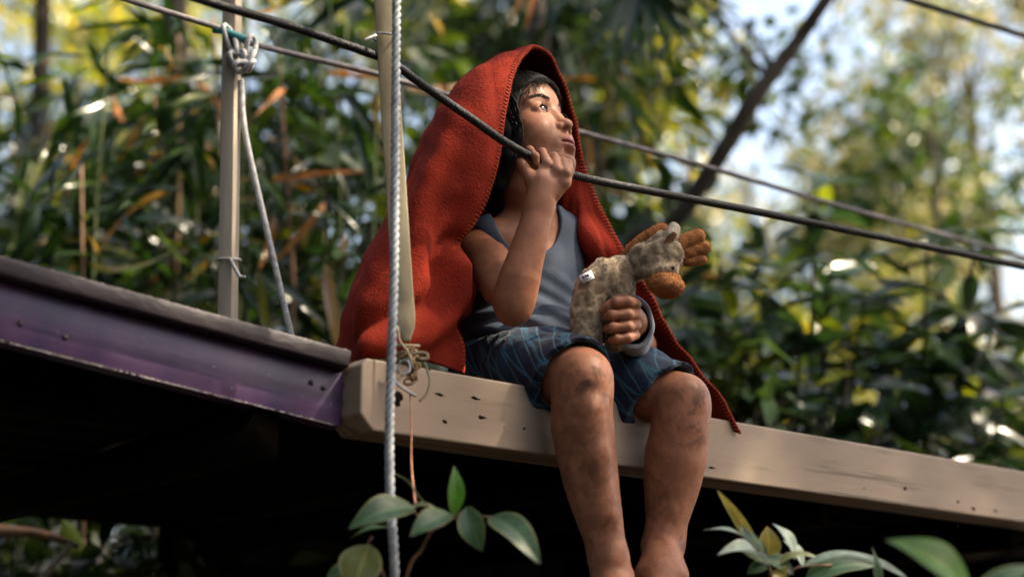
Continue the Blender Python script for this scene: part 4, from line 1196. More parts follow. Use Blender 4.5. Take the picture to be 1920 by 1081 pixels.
# ------------------------------------------------------------------ ropes, posts and lashings
def twisted(path, r, pitch, strands=3, seg=7, dens=260):
    """a laid rope: strands wound round each other, one mesh"""
    path = catmull(path, dens)
    d = np.concatenate([[0], np.cumsum(np.linalg.norm(np.diff(path, axis=0), axis=1))])
    n = int(d[-1] / (pitch / 12)) + 2
    s = np.linspace(0, d[-1], n)
    pth = np.stack([np.interp(s, d, path[:, i]) for i in range(3)], -1)
    tan = np.gradient(pth, axis=0); tan /= np.linalg.norm(tan, axis=1)[:, None]
    ref = np.array((0.31, 0.9, 0.2))
    a = np.cross(tan, ref); a /= np.linalg.norm(a, axis=1)[:, None]; b = np.cross(tan, a)
    mb = MB()
    for k in range(strands):
        ph = 2 * math.pi * (s / pitch + k / strands)
        mb.tube(pth + (a * np.cos(ph)[:, None] + b * np.sin(ph)[:, None]) * r * 0.58, r * 0.47, seg)
    return mb

def rope(name, pts, r, mat, label, pitch=0.03, group=None, strands=3):
    o = twisted([P(*p) for p in pts], r, pitch, strands).build(name, mat)
    return tag(o, label, 'rope', group)

rope('hanging_rope', [(745, -420, 2.90), (744, -100, 2.89), (743, 60, 2.885), (741, 300, 2.885), (739, 500, 2.885), (735, 640, 2.885), (730, 800, 2.89), (732, 940, 2.89), (737, 1010, 2.89), (740, 1090, 2.89), (742, 1300, 2.90)],
     0.0082, M['white_rope'], 'pale twisted rope hanging straight down in front of the beam end', 0.042)
rope('black_rope', [(200, -62, 2.70), (380, 0, 2.80), (540, 48, 2.90), (690, 99, 2.985), (735, 118, 3.01), (800, 165, 3.05), (880, 220, 3.105), (940, 262, 3.15), (988, 290, 3.19), (1022, 306, 3.208), (1060, 324, 3.225), (1150, 345, 3.30), (1400, 393, 3.52), (1650, 444, 3.78), (1920, 500, 4.10), (2200, 562, 4.5)],
     0.0085, M['black_rope'], 'black rope handrail held in the child\'s fist', 0.016, strands=3)
rope('grey_cable', [(120, -40, 3.35), (240, 0, 3.42), (420, 56, 3.58), (480, 84, 3.61), (700, 137, 3.72), (760, 155, 3.76), (900, 195, 3.88), (1085, 247, 4.0), (1330, 314, 4.25), (1560, 382, 4.55), (1750, 435, 4.85), (1920, 482, 5.1), (2150, 550, 5.5)],
     0.0068, M['grey_wire'], 'thin grey cable running behind the child', 0.014)
rope('upper_cable', [(1500, -70, 4.3), (1690, -4, 4.4), (1800, 30, 4.5), (1920, 68, 4.65), (2100, 128, 4.8)], 0.0085, M['black_rope'], 'dark cable crossing the top right corner', 0.02)
rope('stay_rope', [(452, 150, 3.60), (456, 225, 3.60), (470, 300, 3.60), (500, 430, 3.59), (530, 560, 3.58), (546, 628, 3.57), (560, 690, 3.56)], 0.0072, M['grey_rope'], 'light grey stay rope slanting down beside the pale post', 0.02)

def slab_path(name, pts, w, th, mat, parent, side, taper=None):
    """flat bar following pts; side = direction of its width"""
    pts = np.asarray(pts); n = len(pts)
    tan = np.gradient(pts, axis=0); tan /= np.linalg.norm(tan, axis=1)[:, None]
    V = []
    for k in range(n):
        s = side - tan[k] * np.dot(side, tan[k]); s /= np.linalg.norm(s)
        d = np.cross(tan[k], s)
        ww = w * (taper[k] if taper is not None else 1)
        for a, b in ((-1, -1), (1, -1), (1, 1), (-1, 1)):
            V.append(pts[k] + s * ww / 2 * a + d * th / 2 * b)
    i = np.arange(n - 1)[:, None] * 4; j = np.arange(4)[None, :]; j2 = (j + 1) % 4
    Q = np.vstack([np.stack([i + j, i + j2, i + 4 + j2, i + 4 + j], -1).reshape(-1, 4), [[3, 2, 1, 0]], [[4 * n - 4, 4 * n - 3, 4 * n - 2, 4 * n - 1]]])
    o = obj(name, mesh_np(name, V, Q), mat, parent)
    bevel(o, 0.002, 2)
    return o

def lath():
    root = empty('lath', P(760, 640, 3.02), 'mossy flat wooden lath lashed to the beam end beside hanging rope', 'lath')
    pts = catmull([P(703, -260, 2.99), P(720, 0, 2.99), P(738, 280, 3.0), P(752, 500, 3.005), P(757, 570, 3.01), P(760, 605, 3.01), P(763, 640, 3.012)], 40)
    tp = np.interp(np.linspace(0, 1, 40), [0, 0.78, 0.88, 0.95, 1], [1, 1, 0.85, 0.5, 0.32])
    slab_path('batten', pts, 0.038, 0.018, M['lath'], root, np.array((1.0, 0.05, 0)), tp)
    # wire ties
    c = P(722, 68, 2.985)
    ang = np.linspace(0, 2 * math.pi, 24)
    MB().tube([c + np.array((0.93, -0.36, 0)) * 0.026 * math.cos(a) + np.array((0.36, 0.93, 0)) * 0.016 * math.sin(a) + ZZ * 0.003 * math.sin(2 * a) for a in ang], 0.0022, 6).build('wire_tie', M['steel'], root)
    MB().tube([P(705, 66, 2.965), P(692, 72, 2.96), P(684, 76, 2.96)], 0.003, 6, 8).build('wire_tie', M['grey_rope'], root)
    # lashing at the foot: looped cord, rusty links, bent wire ends
    for k, (r, off) in enumerate(((0.020, 0), (0.016, 12), (0.018, 24))):
        c = P(764, 648 + off, 3.02)
        MB().tube([c + RGT * r * math.cos(a) + np.array((0, 1.0, 0)) * 0.016 * math.sin(a) + ZZ * 0.004 * math.sin(a + k) for a in ang], 0.0035, 6).build('lashing', M['lath'], root)
    rnd = random.Random(4)
    for k in range(7):
        c = P(770 + rnd.uniform(-4, 8), 660 + k * 9, 2.995 + rnd.uniform(-0.004, 0.006))
        a1 = np.array((math.cos(k * 1.1), 0.3, math.sin(k * 1.1))); a1 /= np.linalg.norm(a1)
        a2 = np.cross(a1, np.array((0.2, 1, 0.1))); a2 /= np.linalg.norm(a2)
        MB().tube([c + a1 * 0.0105 * math.cos(a) + a2 * 0.0062 * math.sin(a) for a in ang[::2]], 0.0027, 6).build('chain_link', M['rust'], root)
    for pts, r, m in (([(738, 690), (742, 715), (760, 730), (780, 742)], 0.0028, 'steel'), ([(748, 700), (750, 680), (765, 676), (768, 695), (752, 704)], 0.0024, 'steel'),
                      ([(790, 668), (800, 690), (806, 715), (800, 738), (786, 752)], 0.0024, 'lath'), ([(772, 664), (786, 661), (800, 663), (800, 672), (786, 673)], 0.0034, 'lath'),
                      ([(745, 612), (750, 640), (765, 660), (775, 690)], 0.0028, 'lath'), ([(776, 648), (770, 665), (782, 690), (772, 712)], 0.0028, 'rust')):
        MB().tube([P(x, y, 2.985 - 0.002 * i) for i, (x, y) in enumerate(pts)], r, 6, 16).build('wire_end', M[m], root)
lath()

tag(MB().tube([P(769, 735, 2.985), P(771, 800, 2.975), P(771, 860, 2.965), P(774, 905, 2.95), P(779, 948, 2.94)], [0.0018, 0.0018, 0.002, 0.0024, 0.0026], 6, 24).build('vine_tendril', M['copper']), 'thin copper brown tendril hanging below the lashing', 'vine')

def post():
    root = empty('post', P(428, 720, 3.62), 'pale square post with knotted rope behind the purple beam', 'post')
    a, b = P(440, -300, 3.60), P(427, 600, 3.60)
    b2 = b + (b - a) * (b[2] - (BTOP - 0.01)) / (a[2] - b[2])
    slab_path('shaft', catmull([a, b, b2], 12), 0.0335, 0.034, M['post'], root, np.array((0.95, -0.3, 0)))
    ang = np.linspace(0, 2 * math.pi, 20)
    def loop(cx, cy, rx, ry, tilt, r, m, Y=3.57):
        c = P(cx, cy, Y); s = Y * 1.04 / F
        pts = [c + RGT * s * (rx * math.cos(a) * math.cos(tilt) - ry * math.sin(a) * math.sin(tilt)) + ZZ * s * (rx * math.cos(a) * math.sin(tilt) + ry * math.sin(a) * math.cos(tilt)) + np.array((0, 0.012, 0)) * math.sin(a * 2) for a in ang]
        MB().tube(pts, r, 6).build('knot', M[m], root)
    loop(433, 76, 8, 34, 0.35, 0.0058, 'grey_rope'); loop(470, 95, 8, 30, -0.1, 0.0058, 'grey_rope'); loop(448, 112, 22, 11, -0.2, 0.0062, 'grey_rope')
    loop(458, 122, 20, 8, 0.4, 0.0062, 'grey_rope', 3.56); loop(446, 105, 15, 13, 0.8, 0.0055, 'grey_rope', 3.565); loop(465, 118, 10, 16, 0.2, 0.0055, 'grey_rope', 3.575)
    MB().tube([P(400, 56, 3.575), P(418, 58, 3.57), P(440, 66, 3.57), P(462, 74, 3.575)], 0.0085, 8, 12).build('binding', M['teal_rope'], root)
    c = P(430, 487, 3.6)
    MB().tube([c + RGT * 0.024 * math.cos(a) + np.array((0, 0.024, 0)) * math.sin(a) + ZZ * 0.004 * math.sin(a) for a in ang], 0.0032, 6).build('wire_tie', M['grey_rope'], root)
    MB().tube([P(432, 486, 3.575), P(442, 505, 3.57), P(450, 518, 3.57), P(460, 519, 3.57)], 0.0042, 6, 10).build('wire_tie', M['grey_rope'], root)
post()

# ------------------------------------------------------------------ leaves
def leaf_grid(L_, W_, nu=10, nv=6, curl=0.25, fold=0.35, pw=0.75, twist=0.0):
    """blade along +X, width along Y, upper side +Z; returns verts, quads, rim"""
    u = np.linspace(0, 1, nu); v = np.linspace(-1, 1, nv + 1)
    prof = np.sin(math.pi * np.clip(u, 0, 1) ** pw) ** 0.85
    prof[0] = 0.03; prof[-1] = 0.015
    Vx = np.repeat((u * L_)[:, None], nv + 1, 1)
    Vy = prof[:, None] * v[None, :] * W_ / 2
    Vz = -curl * L_ * (u ** 2)[:, None] + fold * np.abs(Vy) + 0.012 * L_ * np.sin(u * 9)[:, None] * v[None, :]
    if twist:
        a = (u * twist)[:, None]; Vy, Vz = Vy * np.cos(a) - Vz * np.sin(a) * 0.3, Vz + Vy * np.sin(a)
    V = np.stack([Vx, Vy, Vz], -1).reshape(-1, 3)
    i = np.arange(nu - 1)[:, None] * (nv + 1) + np.arange(nv)[None, :]
    Q = np.stack([i, i + nv + 1, i + nv + 2, i + 1], -1).reshape(-1, 4)
    rim = np.repeat(np.abs(v)[None, :], nu, 0).reshape(-1)
    return V, Q, rim

def leaf_matrix(base, tip, facing):
    x = np.asarray(tip) - np.asarray(base); L_ = np.linalg.norm(x); x = x / L_
    z = np.asarray(facing, float) - x * np.dot(facing, x); z /= np.linalg.norm(z)
    y = np.cross(z, x)
    m = Matrix(((x[0], y[0], z[0], base[0]), (x[1], y[1], z[1], base[1]), (x[2], y[2], z[2], base[2]), (0, 0, 0, 1)))
    return m, L_

TOCAM = np.array((0.0, -0.95, -0.15))
def near_leaf(parent, base, tip, wpx, Y, mat, facing=None, curl=0.18, fold=0.35, dY=(0.0, 0.0), twist=0.0, label=None):
    b = P(base[0], base[1], Y + dY[0]); t = P(tip[0], tip[1], Y + dY[1])
    m, L_ = leaf_matrix(b, t, TOCAM if facing is None else facing)
    V, Q, rim = leaf_grid(L_, rp(wpx, Y), 16, 8, 0.0, fold, 0.78, twist)
    u = V[:, 0] / L_
    V[:, 2] += curl * L_ * np.sin(math.pi * u)          # bows towards the viewer, tip on its mark
    me = mesh_np('leaf', V, Q); add_attr(me, 'rim', rim)
    o = obj('leaf', me, M[mat], None, True)
    o.matrix_world = m; o.parent = parent; o.matrix_parent_inverse = parent.matrix_basis.inverted()
    if label: o['label'] = label
    return o

def vine():
    Y = 2.82
    root = empty('leafy_twig', P(720, 1400, Y), 'twig of glossy dark green leaves below the hanging rope', 'plant')
    MB().tube([P(700, 2000, Y + 0.25), P(720, 1300, Y + 0.1), P(762, 1081, Y + 0.03), P(790, 1030, Y + 0.02), P(806, 1000, Y + 0.01), P(826, 984, Y), P(850, 968, Y), P(872, 958, Y)], [0.006, 0.005, 0.0035, 0.003, 0.0028, 0.0024, 0.002, 0.0016], 6, 40).build('stem', M['stem'], root)
    MB().tube([P(806, 1000, Y), P(796, 982, Y), P(780, 962, Y), P(768, 950, Y)], 0.0018, 5, 10).build('stem', M['stem'], root)
    MB().tube([P(850, 970, Y), P(868, 976, Y), P(885, 968, Y), P(918, 968, Y)], 0.0016, 5, 10).build('stem', M['stem'], root)
    MB().tube([P(740, 888, Y + 0.05), P(752, 893, Y + 0.04), P(768, 905, Y + 0.02), P(785, 930, Y + 0.01), P(800, 945, Y)], 0.0013, 5, 12).build('tendril', M['green_stem'], root)
    MB().tube([P(720, 1081, Y), P(705, 1040, Y), P(690, 1020, Y), P(698, 1005, Y)], 0.002, 5, 10).build('stem', M['stem'], root)
    near_leaf(root, (778, 952), (653, 992), 62, Y - 0.02, 'near_green', (0.15, -0.75, 0.6), 0.14, 0.3, (0.0, -0.05))
    near_leaf(root, (846, 964), (768, 1006), 48, Y - 0.04, 'near_green', (0.1, -0.8, 0.55), 0.12, 0.3, (0.02, -0.03))
    near_leaf(root, (848, 966), (851, 872), 34, Y, 'near_bright', (0.5, -0.85, 0.1), 0.06, 0.5)
    near_leaf(root, (874, 950), (904, 1033), 48, Y - 0.02, 'near_green', (-0.25, -0.9, 0.2), 0.10, 0.45)
    near_leaf(root, (918, 968), (1013, 1056), 60, Y - 0.02, 'near_green', (0.15, -0.8, 0.5), 0.14, 0.3, (0.02, -0.04))
    near_leaf(root, (694, 1020), (664, 1115), 84, Y - 0.03, 'near_olive', (-0.2, -0.9, 0.3), 0.10, 0.2)
    near_leaf(root, (668, 1062), (608, 1092), 34, Y, 'near_green', (0.1, -0.8, 0.5), 0.1, 0.3)
    near_leaf(root, (735, 990), (655, 1010), 26, Y + 0.02, 'near_green', (0.1, -0.3, 0.9), 0.1, 0.3)
    near_leaf(root, (872, 952), (888, 965), 16, Y, 'near_green', (0.1, -0.9, 0.3), 0.1, 0.3)
    near_leaf(root, (770, 950), (818, 952), 18, Y + 0.01, 'near_olive', (0.1, -0.5, 0.8), 0.1, 0.3)
vine()

def sprout():
    Y = 2.95
    root = empty('leafy_sprout', P(1450, 1400, Y), 'variegated sprout with pale and yellow leaves below the beam at right', 'plant')
    MB().tube([P(1470, 2100, Y + 0.2), P(1460, 1300, Y + 0.05), P(1448, 1100, Y), P(1440, 1058, Y), P(1432, 1035, Y)], [0.006, 0.005, 0.004, 0.003, 0.002], 6, 30).build('stem', M['stem'], root)
    MB().tube([P(1448, 1100, Y), P(1480, 1075, Y), P(1500, 1062, Y), P(1560, 1058, Y)], 0.002, 5, 12).build('stem', M['stem'], root)
    nl = lambda *a, **k: near_leaf(root, *a, **k)
    nl((1426, 1040), (1345, 918), 22, Y, 'near_yellow', (-0.6, -0.6, 0.5), -0.10, 0.5, (0, -0.02), 0.5)
    nl((1405, 1012), (1318, 993), 20, Y, 'near_pale', (-0.1, -0.3, 0.9), 0.10, 0.4)
    nl((1438, 1060), (1345, 1040), 52, Y - 0.02, 'near_pale', (0.1, -0.45, 0.85), 0.16, 0.5, (0, -0.05))
    nl((1440, 1052), (1372, 1018), 44, Y + 0.01, 'near_green', (0.3, -0.8, 0.3), 0.14, 0.4)
    nl((1432, 1040), (1388, 984), 24, Y, 'near_pale', (-0.5, -0.7, 0.3), 0.08, 0.4)
    nl((1440, 1050), (1438, 986), 44, Y + 0.02, 'near_yellow', (0.2, -0.9, 0.2), 0.08, 0.3)
    nl((1490, 1048), (1447, 980), 34, Y + 0.01, 'near_pale', (0.5, -0.6, 0.6), 0.16, 0.2)
    nl((1505, 1062), (1468, 1012), 34, Y + 0.03, 'near_pale', (0.6, -0.6, 0.4), 0.12, 0.3)
    nl((1450, 1062), (1537, 1046), 24, Y - 0.02, 'near_olive', (-0.1, -0.5, 0.8), 0.16, 0.4)
    nl((1436, 1045), (1488, 1075), 36, Y - 0.02, 'near_green', (0, -0.7, 0.6), 0.1, 0.3)
    nl((1500, 1062), (1700, 1082), 46, Y - 0.03, 'near_pale', (0, -0.35, 0.9), 0.12, 0.5, (0, -0.06))
    nl((1510, 1085), (1640, 1060), 50, Y + 0.01, 'near_green', (0, -0.7, 0.6), 0.12, 0.3)
    nl((1470, 1085), (1450, 1068), 40, Y - 0.03, 'near_yellow', (0.2, -0.9, 0.3), 0.1, 0.3)
    nl((1440, 1060), (1400, 1075), 30, Y, 'near_green', (0, -0.7, 0.6), 0.1, 0.3)
    nl((1640, 1120), (1634, 1022), 26, Y - 0.1, 'near_green', (0.6, -0.6, 0.2), 0.05, 0.5)
    r2 = empty('broad_leaf_seedling', P(1850, 1500, 2.45), 'bright green broad leaf in the bottom right, out of focus', 'plant')
    MB().tube([P(1840, 2300, 2.5), P(1850, 1500, 2.45), P(1830, 1150, 2.42), P(1815, 1100, 2.42)], [0.006, 0.005, 0.003, 0.002], 6, 20).build('stem', M['green_stem'], r2)
    near_leaf(r2, (1822, 1120), (1660, 1012), 92, 2.42, 'near_bright', (0.3, -0.7, 0.6), 0.12, 0.3)
    near_leaf(r2, (1830, 1150), (1930, 1060), 60, 2.42, 'near_green', (-0.2, -0.7, 0.6), 0.12, 0.3)
sprout()

# ------------------------------------------------------------------ forest
TPL = {}
def tpl(kind):
    if kind not in TPL:
        if kind == 'round': TPL[kind] = leaf_grid(1.0, 0.52, 4, 2, 0.18, 0.3)[:2]
        elif kind == 'long': TPL[kind] = leaf_grid(1.0, 0.13, 5, 2, 0.35, 0.4)[:2]
        elif kind == 'broad': TPL[kind] = leaf_grid(1.0, 0.40, 5, 2, 0.22, 0.35, 0.85)[:2]
    return TPL[kind]

def leaf_cloud(name, mat, base, direc, facing, size, kind, parent, rng):
    """many leaves in one mesh: base points, axis directions, lengths"""
    V0, Q0 = tpl(kind)
    n = len(base)
    x = direc / np.linalg.norm(direc, axis=1)[:, None]
    z = facing - x * (facing * x).sum(1)[:, None]; z /= np.linalg.norm(z, axis=1)[:, None] + 1e-9
    y = np.cross(z, x)
    V = base[:, None, :] + size[:, None, None] * (V0[None, :, 0:1] * x[:, None, :] + V0[None, :, 1:2] * y[:, None, :] + V0[None, :, 2:3] * z[:, None, :])
    Q = (np.arange(n)[:, None, None] * len(V0) + Q0[None]).reshape(-1, 4)
    me = mesh_np(name, V.reshape(-1, 3), Q)
    add_attr(me, 'rnd', np.repeat(rng.random(n), len(V0)))
    o = obj(name, me, mat, parent)
    o['kind'] = 'stuff'
    return o

def tree(name, label, path, radii, clumps, nleaf, size, mat, kind='round', group=None, seed=1, cat='tree', spread=1.0, sparse=1.0):
    """path: trunk points; clumps: (centre, radius) of foliage masses, each fed by a limb"""
    rng = np.random.default_rng(seed)
    path = np.asarray(path, float)
    root = empty(name, path[0], label, cat, group)
    MB().tube(path, radii, 10, 24).build('trunk', M['bark'], root)
    pts = catmull(path, 40)
    mb = MB(); B, D, FF, S = [], [], [], []
    tot = sum(r ** 2 for _, r in clumps)
    for c, r in clumps:
        c = np.asarray(c, float)
        i = max(int(0.45 * 40), min(39, int(np.argmin(np.linalg.norm(pts - c, axis=1))) - 4))
        st = pts[i]
        rr = max(0.012, 0.3 * float(np.interp(i / 39, np.linspace(0, 1, len(radii)), radii)))
        mid = (st + c) / 2 + rng.normal(size=3) * 0.08 * np.linalg.norm(c - st) + np.array((0, 0, 0.06 * np.linalg.norm(c - st)))
        mb.tube([st, mid, c], [rr, rr * 0.6, rr * 0.25], 6, 10)
        k = max(20, int(nleaf * r * r / tot))
        ntw = max(4, k // 14)
        tw = c + (lambda q: q / np.linalg.norm(q, axis=1)[:, None] * (rng.random((ntw, 1)) ** 0.45))(rng.normal(size=(ntw, 3))) * r * np.array((1, 1, 0.8))
        for t in tw[:10]:
            mb.tube([c, (c + t) / 2 + rng.normal(size=3) * 0.05 * r, t], [rr * 0.25, rr * 0.18, rr * 0.06], 4, 5)
        ii = rng.integers(0, ntw, k)
        b = tw[ii] + rng.normal(size=(k, 3)) * size * 0.9 * spread
        d = (b - c) / r * 0.7 + rng.normal(size=(k, 3)) * 0.7 - np.array((0, 0, 0.35))
        f = rng.normal(size=(k, 3)) * 0.6 + np.array((0, 0, 1.0))
        B.append(b); D.append(d); FF.append(f); S.append(size * rng.uniform(0.6, 1.3, k))
    crown = leaf_cloud('crown', mat, np.vstack(B), np.vstack(D), np.vstack(FF), np.concatenate(S), kind, root, rng)
    mb.build('limb', M['bark'], root)
    return root

def trunk_to(px, py, Y, bx=None):
    """ground point below a pixel column"""
    p = P(px, py, Y); return np.array((p[0] if bx is None else bx, p[1], -0.1))

def in_box(rng, n, x0, x1, y0, y1, Y0, Y1, r0, r1):
    return [(P(rng.uniform(x0, x1), rng.uniform(y0, y1), rng.uniform(Y0, Y1)), rng.uniform(r0, r1)) for _ in range(n)]

rg = np.random.default_rng(42)
# far, sunlit
def far_tree(label, px, py, Y, boxes, nleaf, size, mat, seed, tr=0.12, group='sunlit trees far behind', kind='round'):
    rng = np.random.default_rng(seed)
    cl = []
    for bx in boxes: cl += in_box(rng, *bx)
    top = P(px, py, Y)
    base = np.array((top[0] + rng.uniform(-0.6, 0.6), Y, -0.1))
    path = [base, base * 0.6 + top * 0.4 + rng.normal(size=3) * 0.15, base * 0.25 + top * 0.75 + rng.normal(size=3) * 0.15, top]
    return tree('forest_tree', label, path, [tr, tr * 0.8, tr * 0.6, tr * 0.3], cl, nleaf, size, mat, kind, group, seed)

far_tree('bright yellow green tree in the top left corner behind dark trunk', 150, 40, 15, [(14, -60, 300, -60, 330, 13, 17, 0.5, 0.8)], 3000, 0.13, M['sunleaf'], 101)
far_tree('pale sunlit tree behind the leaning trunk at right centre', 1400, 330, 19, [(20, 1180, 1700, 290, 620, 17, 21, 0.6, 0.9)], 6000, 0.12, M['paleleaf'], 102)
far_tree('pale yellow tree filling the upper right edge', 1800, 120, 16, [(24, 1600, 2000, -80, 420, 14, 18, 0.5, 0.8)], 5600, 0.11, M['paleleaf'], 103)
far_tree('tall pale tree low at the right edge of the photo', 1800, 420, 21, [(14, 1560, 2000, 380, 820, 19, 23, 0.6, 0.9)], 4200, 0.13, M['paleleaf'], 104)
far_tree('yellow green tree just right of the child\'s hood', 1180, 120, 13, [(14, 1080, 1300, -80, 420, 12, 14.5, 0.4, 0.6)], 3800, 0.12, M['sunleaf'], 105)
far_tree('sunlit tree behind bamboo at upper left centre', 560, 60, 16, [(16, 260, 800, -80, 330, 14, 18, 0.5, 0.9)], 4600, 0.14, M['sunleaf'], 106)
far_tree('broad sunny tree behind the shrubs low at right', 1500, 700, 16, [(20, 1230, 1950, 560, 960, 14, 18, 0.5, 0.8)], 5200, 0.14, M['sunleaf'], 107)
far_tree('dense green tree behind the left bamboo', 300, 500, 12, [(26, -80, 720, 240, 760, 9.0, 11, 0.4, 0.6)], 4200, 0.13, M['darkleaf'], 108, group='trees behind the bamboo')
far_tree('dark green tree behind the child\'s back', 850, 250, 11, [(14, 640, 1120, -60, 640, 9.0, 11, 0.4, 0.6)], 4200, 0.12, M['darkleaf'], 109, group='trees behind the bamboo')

# dark trunks and the leaning tree
def bare(name, label, pts, radii, clumps, nleaf, size, mat, seed, kind='round'):
    return tree(name, label, [p if isinstance(p, np.ndarray) else P(*p) for p in pts], radii, clumps, nleaf, size, mat, kind, None, seed)
bare('slender_tree', 'slim dark upright trunk near the left edge', [trunk_to(88, 600, 9), (85, 620, 9), (76, 250, 9), (80, 0, 9), (84, -260, 9)], [0.075, 0.06, 0.055, 0.05, 0.04],
     in_box(rg, 6, -250, 400, -520, -260, 8, 10, 0.5, 0.7), 2400, 0.12, M['midleaf'], 201)
bare('slender_tree', 'dark trunk behind the pale post and grey cable', [trunk_to(345, 600, 8.2), (342, 620, 8.2), (336, 250, 8.2), (326, 0, 8.2), (322, -260, 8.2)], [0.10, 0.085, 0.08, 0.07, 0.06],
     in_box(rg, 6, 100, 700, -560, -300, 7.5, 9.5, 0.5, 0.7), 2400, 0.12, M['midleaf'], 202)
bare('leaning_tree', 'dark thin trunk leaning to the right against the bright sky', [trunk_to(1080, 700, 6.7), (1130, 640, 6.5), (1270, 415, 6.2), (1345, 300, 6.1), (1418, 180, 6.0), (1492, 82, 6.0), (1555, -10, 5.9), (1680, -190, 5.8)], [0.05, 0.042, 0.036, 0.033, 0.031, 0.028, 0.025, 0.02],
     in_box(rg, 7, 1450, 2050, -560, -250, 6, 8, 0.4, 0.6) + in_box(rg, 4, 1290, 1680, -20, 280, 7.6, 9.5, 0.2, 0.3), 2600, 0.10, M['midleaf'], 203)
# added crowns out of frame, placed to shade the child
def shade_tree(label, c, R, n, seed, base):
    rng = np.random.default_rng(seed); c = np.asarray(c, float)
    cl = [(c + rng.normal(size=3) * np.array((R * 0.5, R * 0.5, R * 0.22)), rng.uniform(0.55, 0.9)) for _ in range(24)]
    base = np.asarray(base, float)
    return tree('sun_filter_tree', label, [base, base * 0.55 + c * 0.45 + np.array((0.3, 0.3, 0.3)), base * 0.2 + c * 0.8, c + np.array((0, 0, 0.5))], [0.2, 0.16, 0.11, 0.05], cl, n, 0.17, M['midleaf'], 'broad', None, seed)
cc = np.array((0.1, 4.7, 2.6)) + np.array(sdir) * 14
def sun_filter_canopy():
    """added unseen tree towards the sun: its leaves let only flecks of sunlight through to the deck"""
    rng = np.random.default_rng(301)
    a = np.cross(np.array(sdir), ZZ); a /= np.linalg.norm(a); b = np.cross(a, np.array(sdir))
    cl = []
    while len(cl) < 90:
        p = rng.uniform(-1, 1, 2)
        if p @ p < 1:
            cl.append((cc + a * p[0] * 5.0 + b * p[1] * 4.2 + np.array(sdir) * rng.uniform(-1.5, 1.5), rng.uniform(0.8, 1.2)))
    base = np.array((cc[0] + 2.0, cc[1] - 1.5, -0.1))
    return tree('sun_filter_tree', 'added unseen tree right of the photographer whose high crown filters the sun', [base, base * 0.6 + cc * 0.4 + np.array((0.5, -0.3, 0)), base * 0.2 + cc * 0.8, cc + np.array((0, 0, 1.5))], [0.4, 0.32, 0.2, 0.06], cl, HIGH_N, 0.24, M['midleaf'], 'round', None, 301)
HIGH_N = 11000
sun_filter_canopy()

# added unseen trees that block skylight around the deck and photographer
def sky_blocker_tree(label, x, y, h, R, n, seed):
    rng = np.random.default_rng(seed)
    cl = [(np.array((x, y, h)) + rng.normal(size=3) * np.array((R * 0.45, R * 0.45, h * 0.32)), rng.uniform(0.7, 1.1)) for _ in range(26)]
    return tree('added_blocker_tree', label, [np.array((x, y, -0.1)), np.array((x + 0.1, y, h * 0.5)), np.array((x, y + 0.1, h)), np.array((x, y, h * 1.5))], [0.22, 0.17, 0.12, 0.05], cl, n, 0.34, M['darkleaf'], 'broad', 'added skylight-blocking trees outside the frame', seed)
sky_blocker_tree('added dark tree left of the deck, out of frame to block skylight', -4.4, 3.2, 5.6, 2.2, 5000, 311)
sky_blocker_tree('added unseen dark tree blocking skylight left of the photographer', -3.8, -0.8, 5.8, 2.3, 5200, 312)
sky_blocker_tree('added unseen dark tree blocking skylight behind the photographer on the left', -2.2, -4.0, 3.0, 2.2, 4600, 313)
sky_blocker_tree('added unseen dark tree blocking low skylight straight behind the photographer', 1.6, -4.4, 2.8, 2.2, 4600, 314)
sky_blocker_tree('added unseen dark tree blocking skylight far left of the deck', -6.8, 7.0, 5.0, 2.2, 3000, 315)

sky_blocker_tree('added unseen dark tree blocking low skylight right of the photographer', 4.8, -2.6, 2.4, 1.9, 4000, 316)
sky_blocker_tree('added dark tree right of the deck, out of frame to block low skylight', 6.0, 2.2, 2.4, 1.7, 3600, 317)

# bamboo clumps: every blade its own leaf
BAMBOO_MESH = []
for k in range(5):
    V, Q, _ = leaf_grid(1.0, (0.085, 0.11, 0.095, 0.13, 0.07)[k], 8, 2, (0.25, 0.4, 0.15, 0.55, 0.3)[k], 0.5, 0.6, (0, 0.6, -0.5, 0.3, -0.8)[k])
    me = mesh_np('bamboo_leaf', V, Q); me.materials.append(M['bamboo_single']); BAMBOO_MESH.append(me)

def add_leaf(mesh, base, d, f, size, parent, name='leaf'):
    m, _ = leaf_matrix(base, base + d, f)
    o = bpy.data.objects.new(name, mesh); COL.objects.link(o)
    o.parent = parent; o.matrix_parent_inverse = parent.matrix_basis.inverted()
    o.matrix_basis = m @ Matrix.Diagonal((size, size, size, 1))
    return o

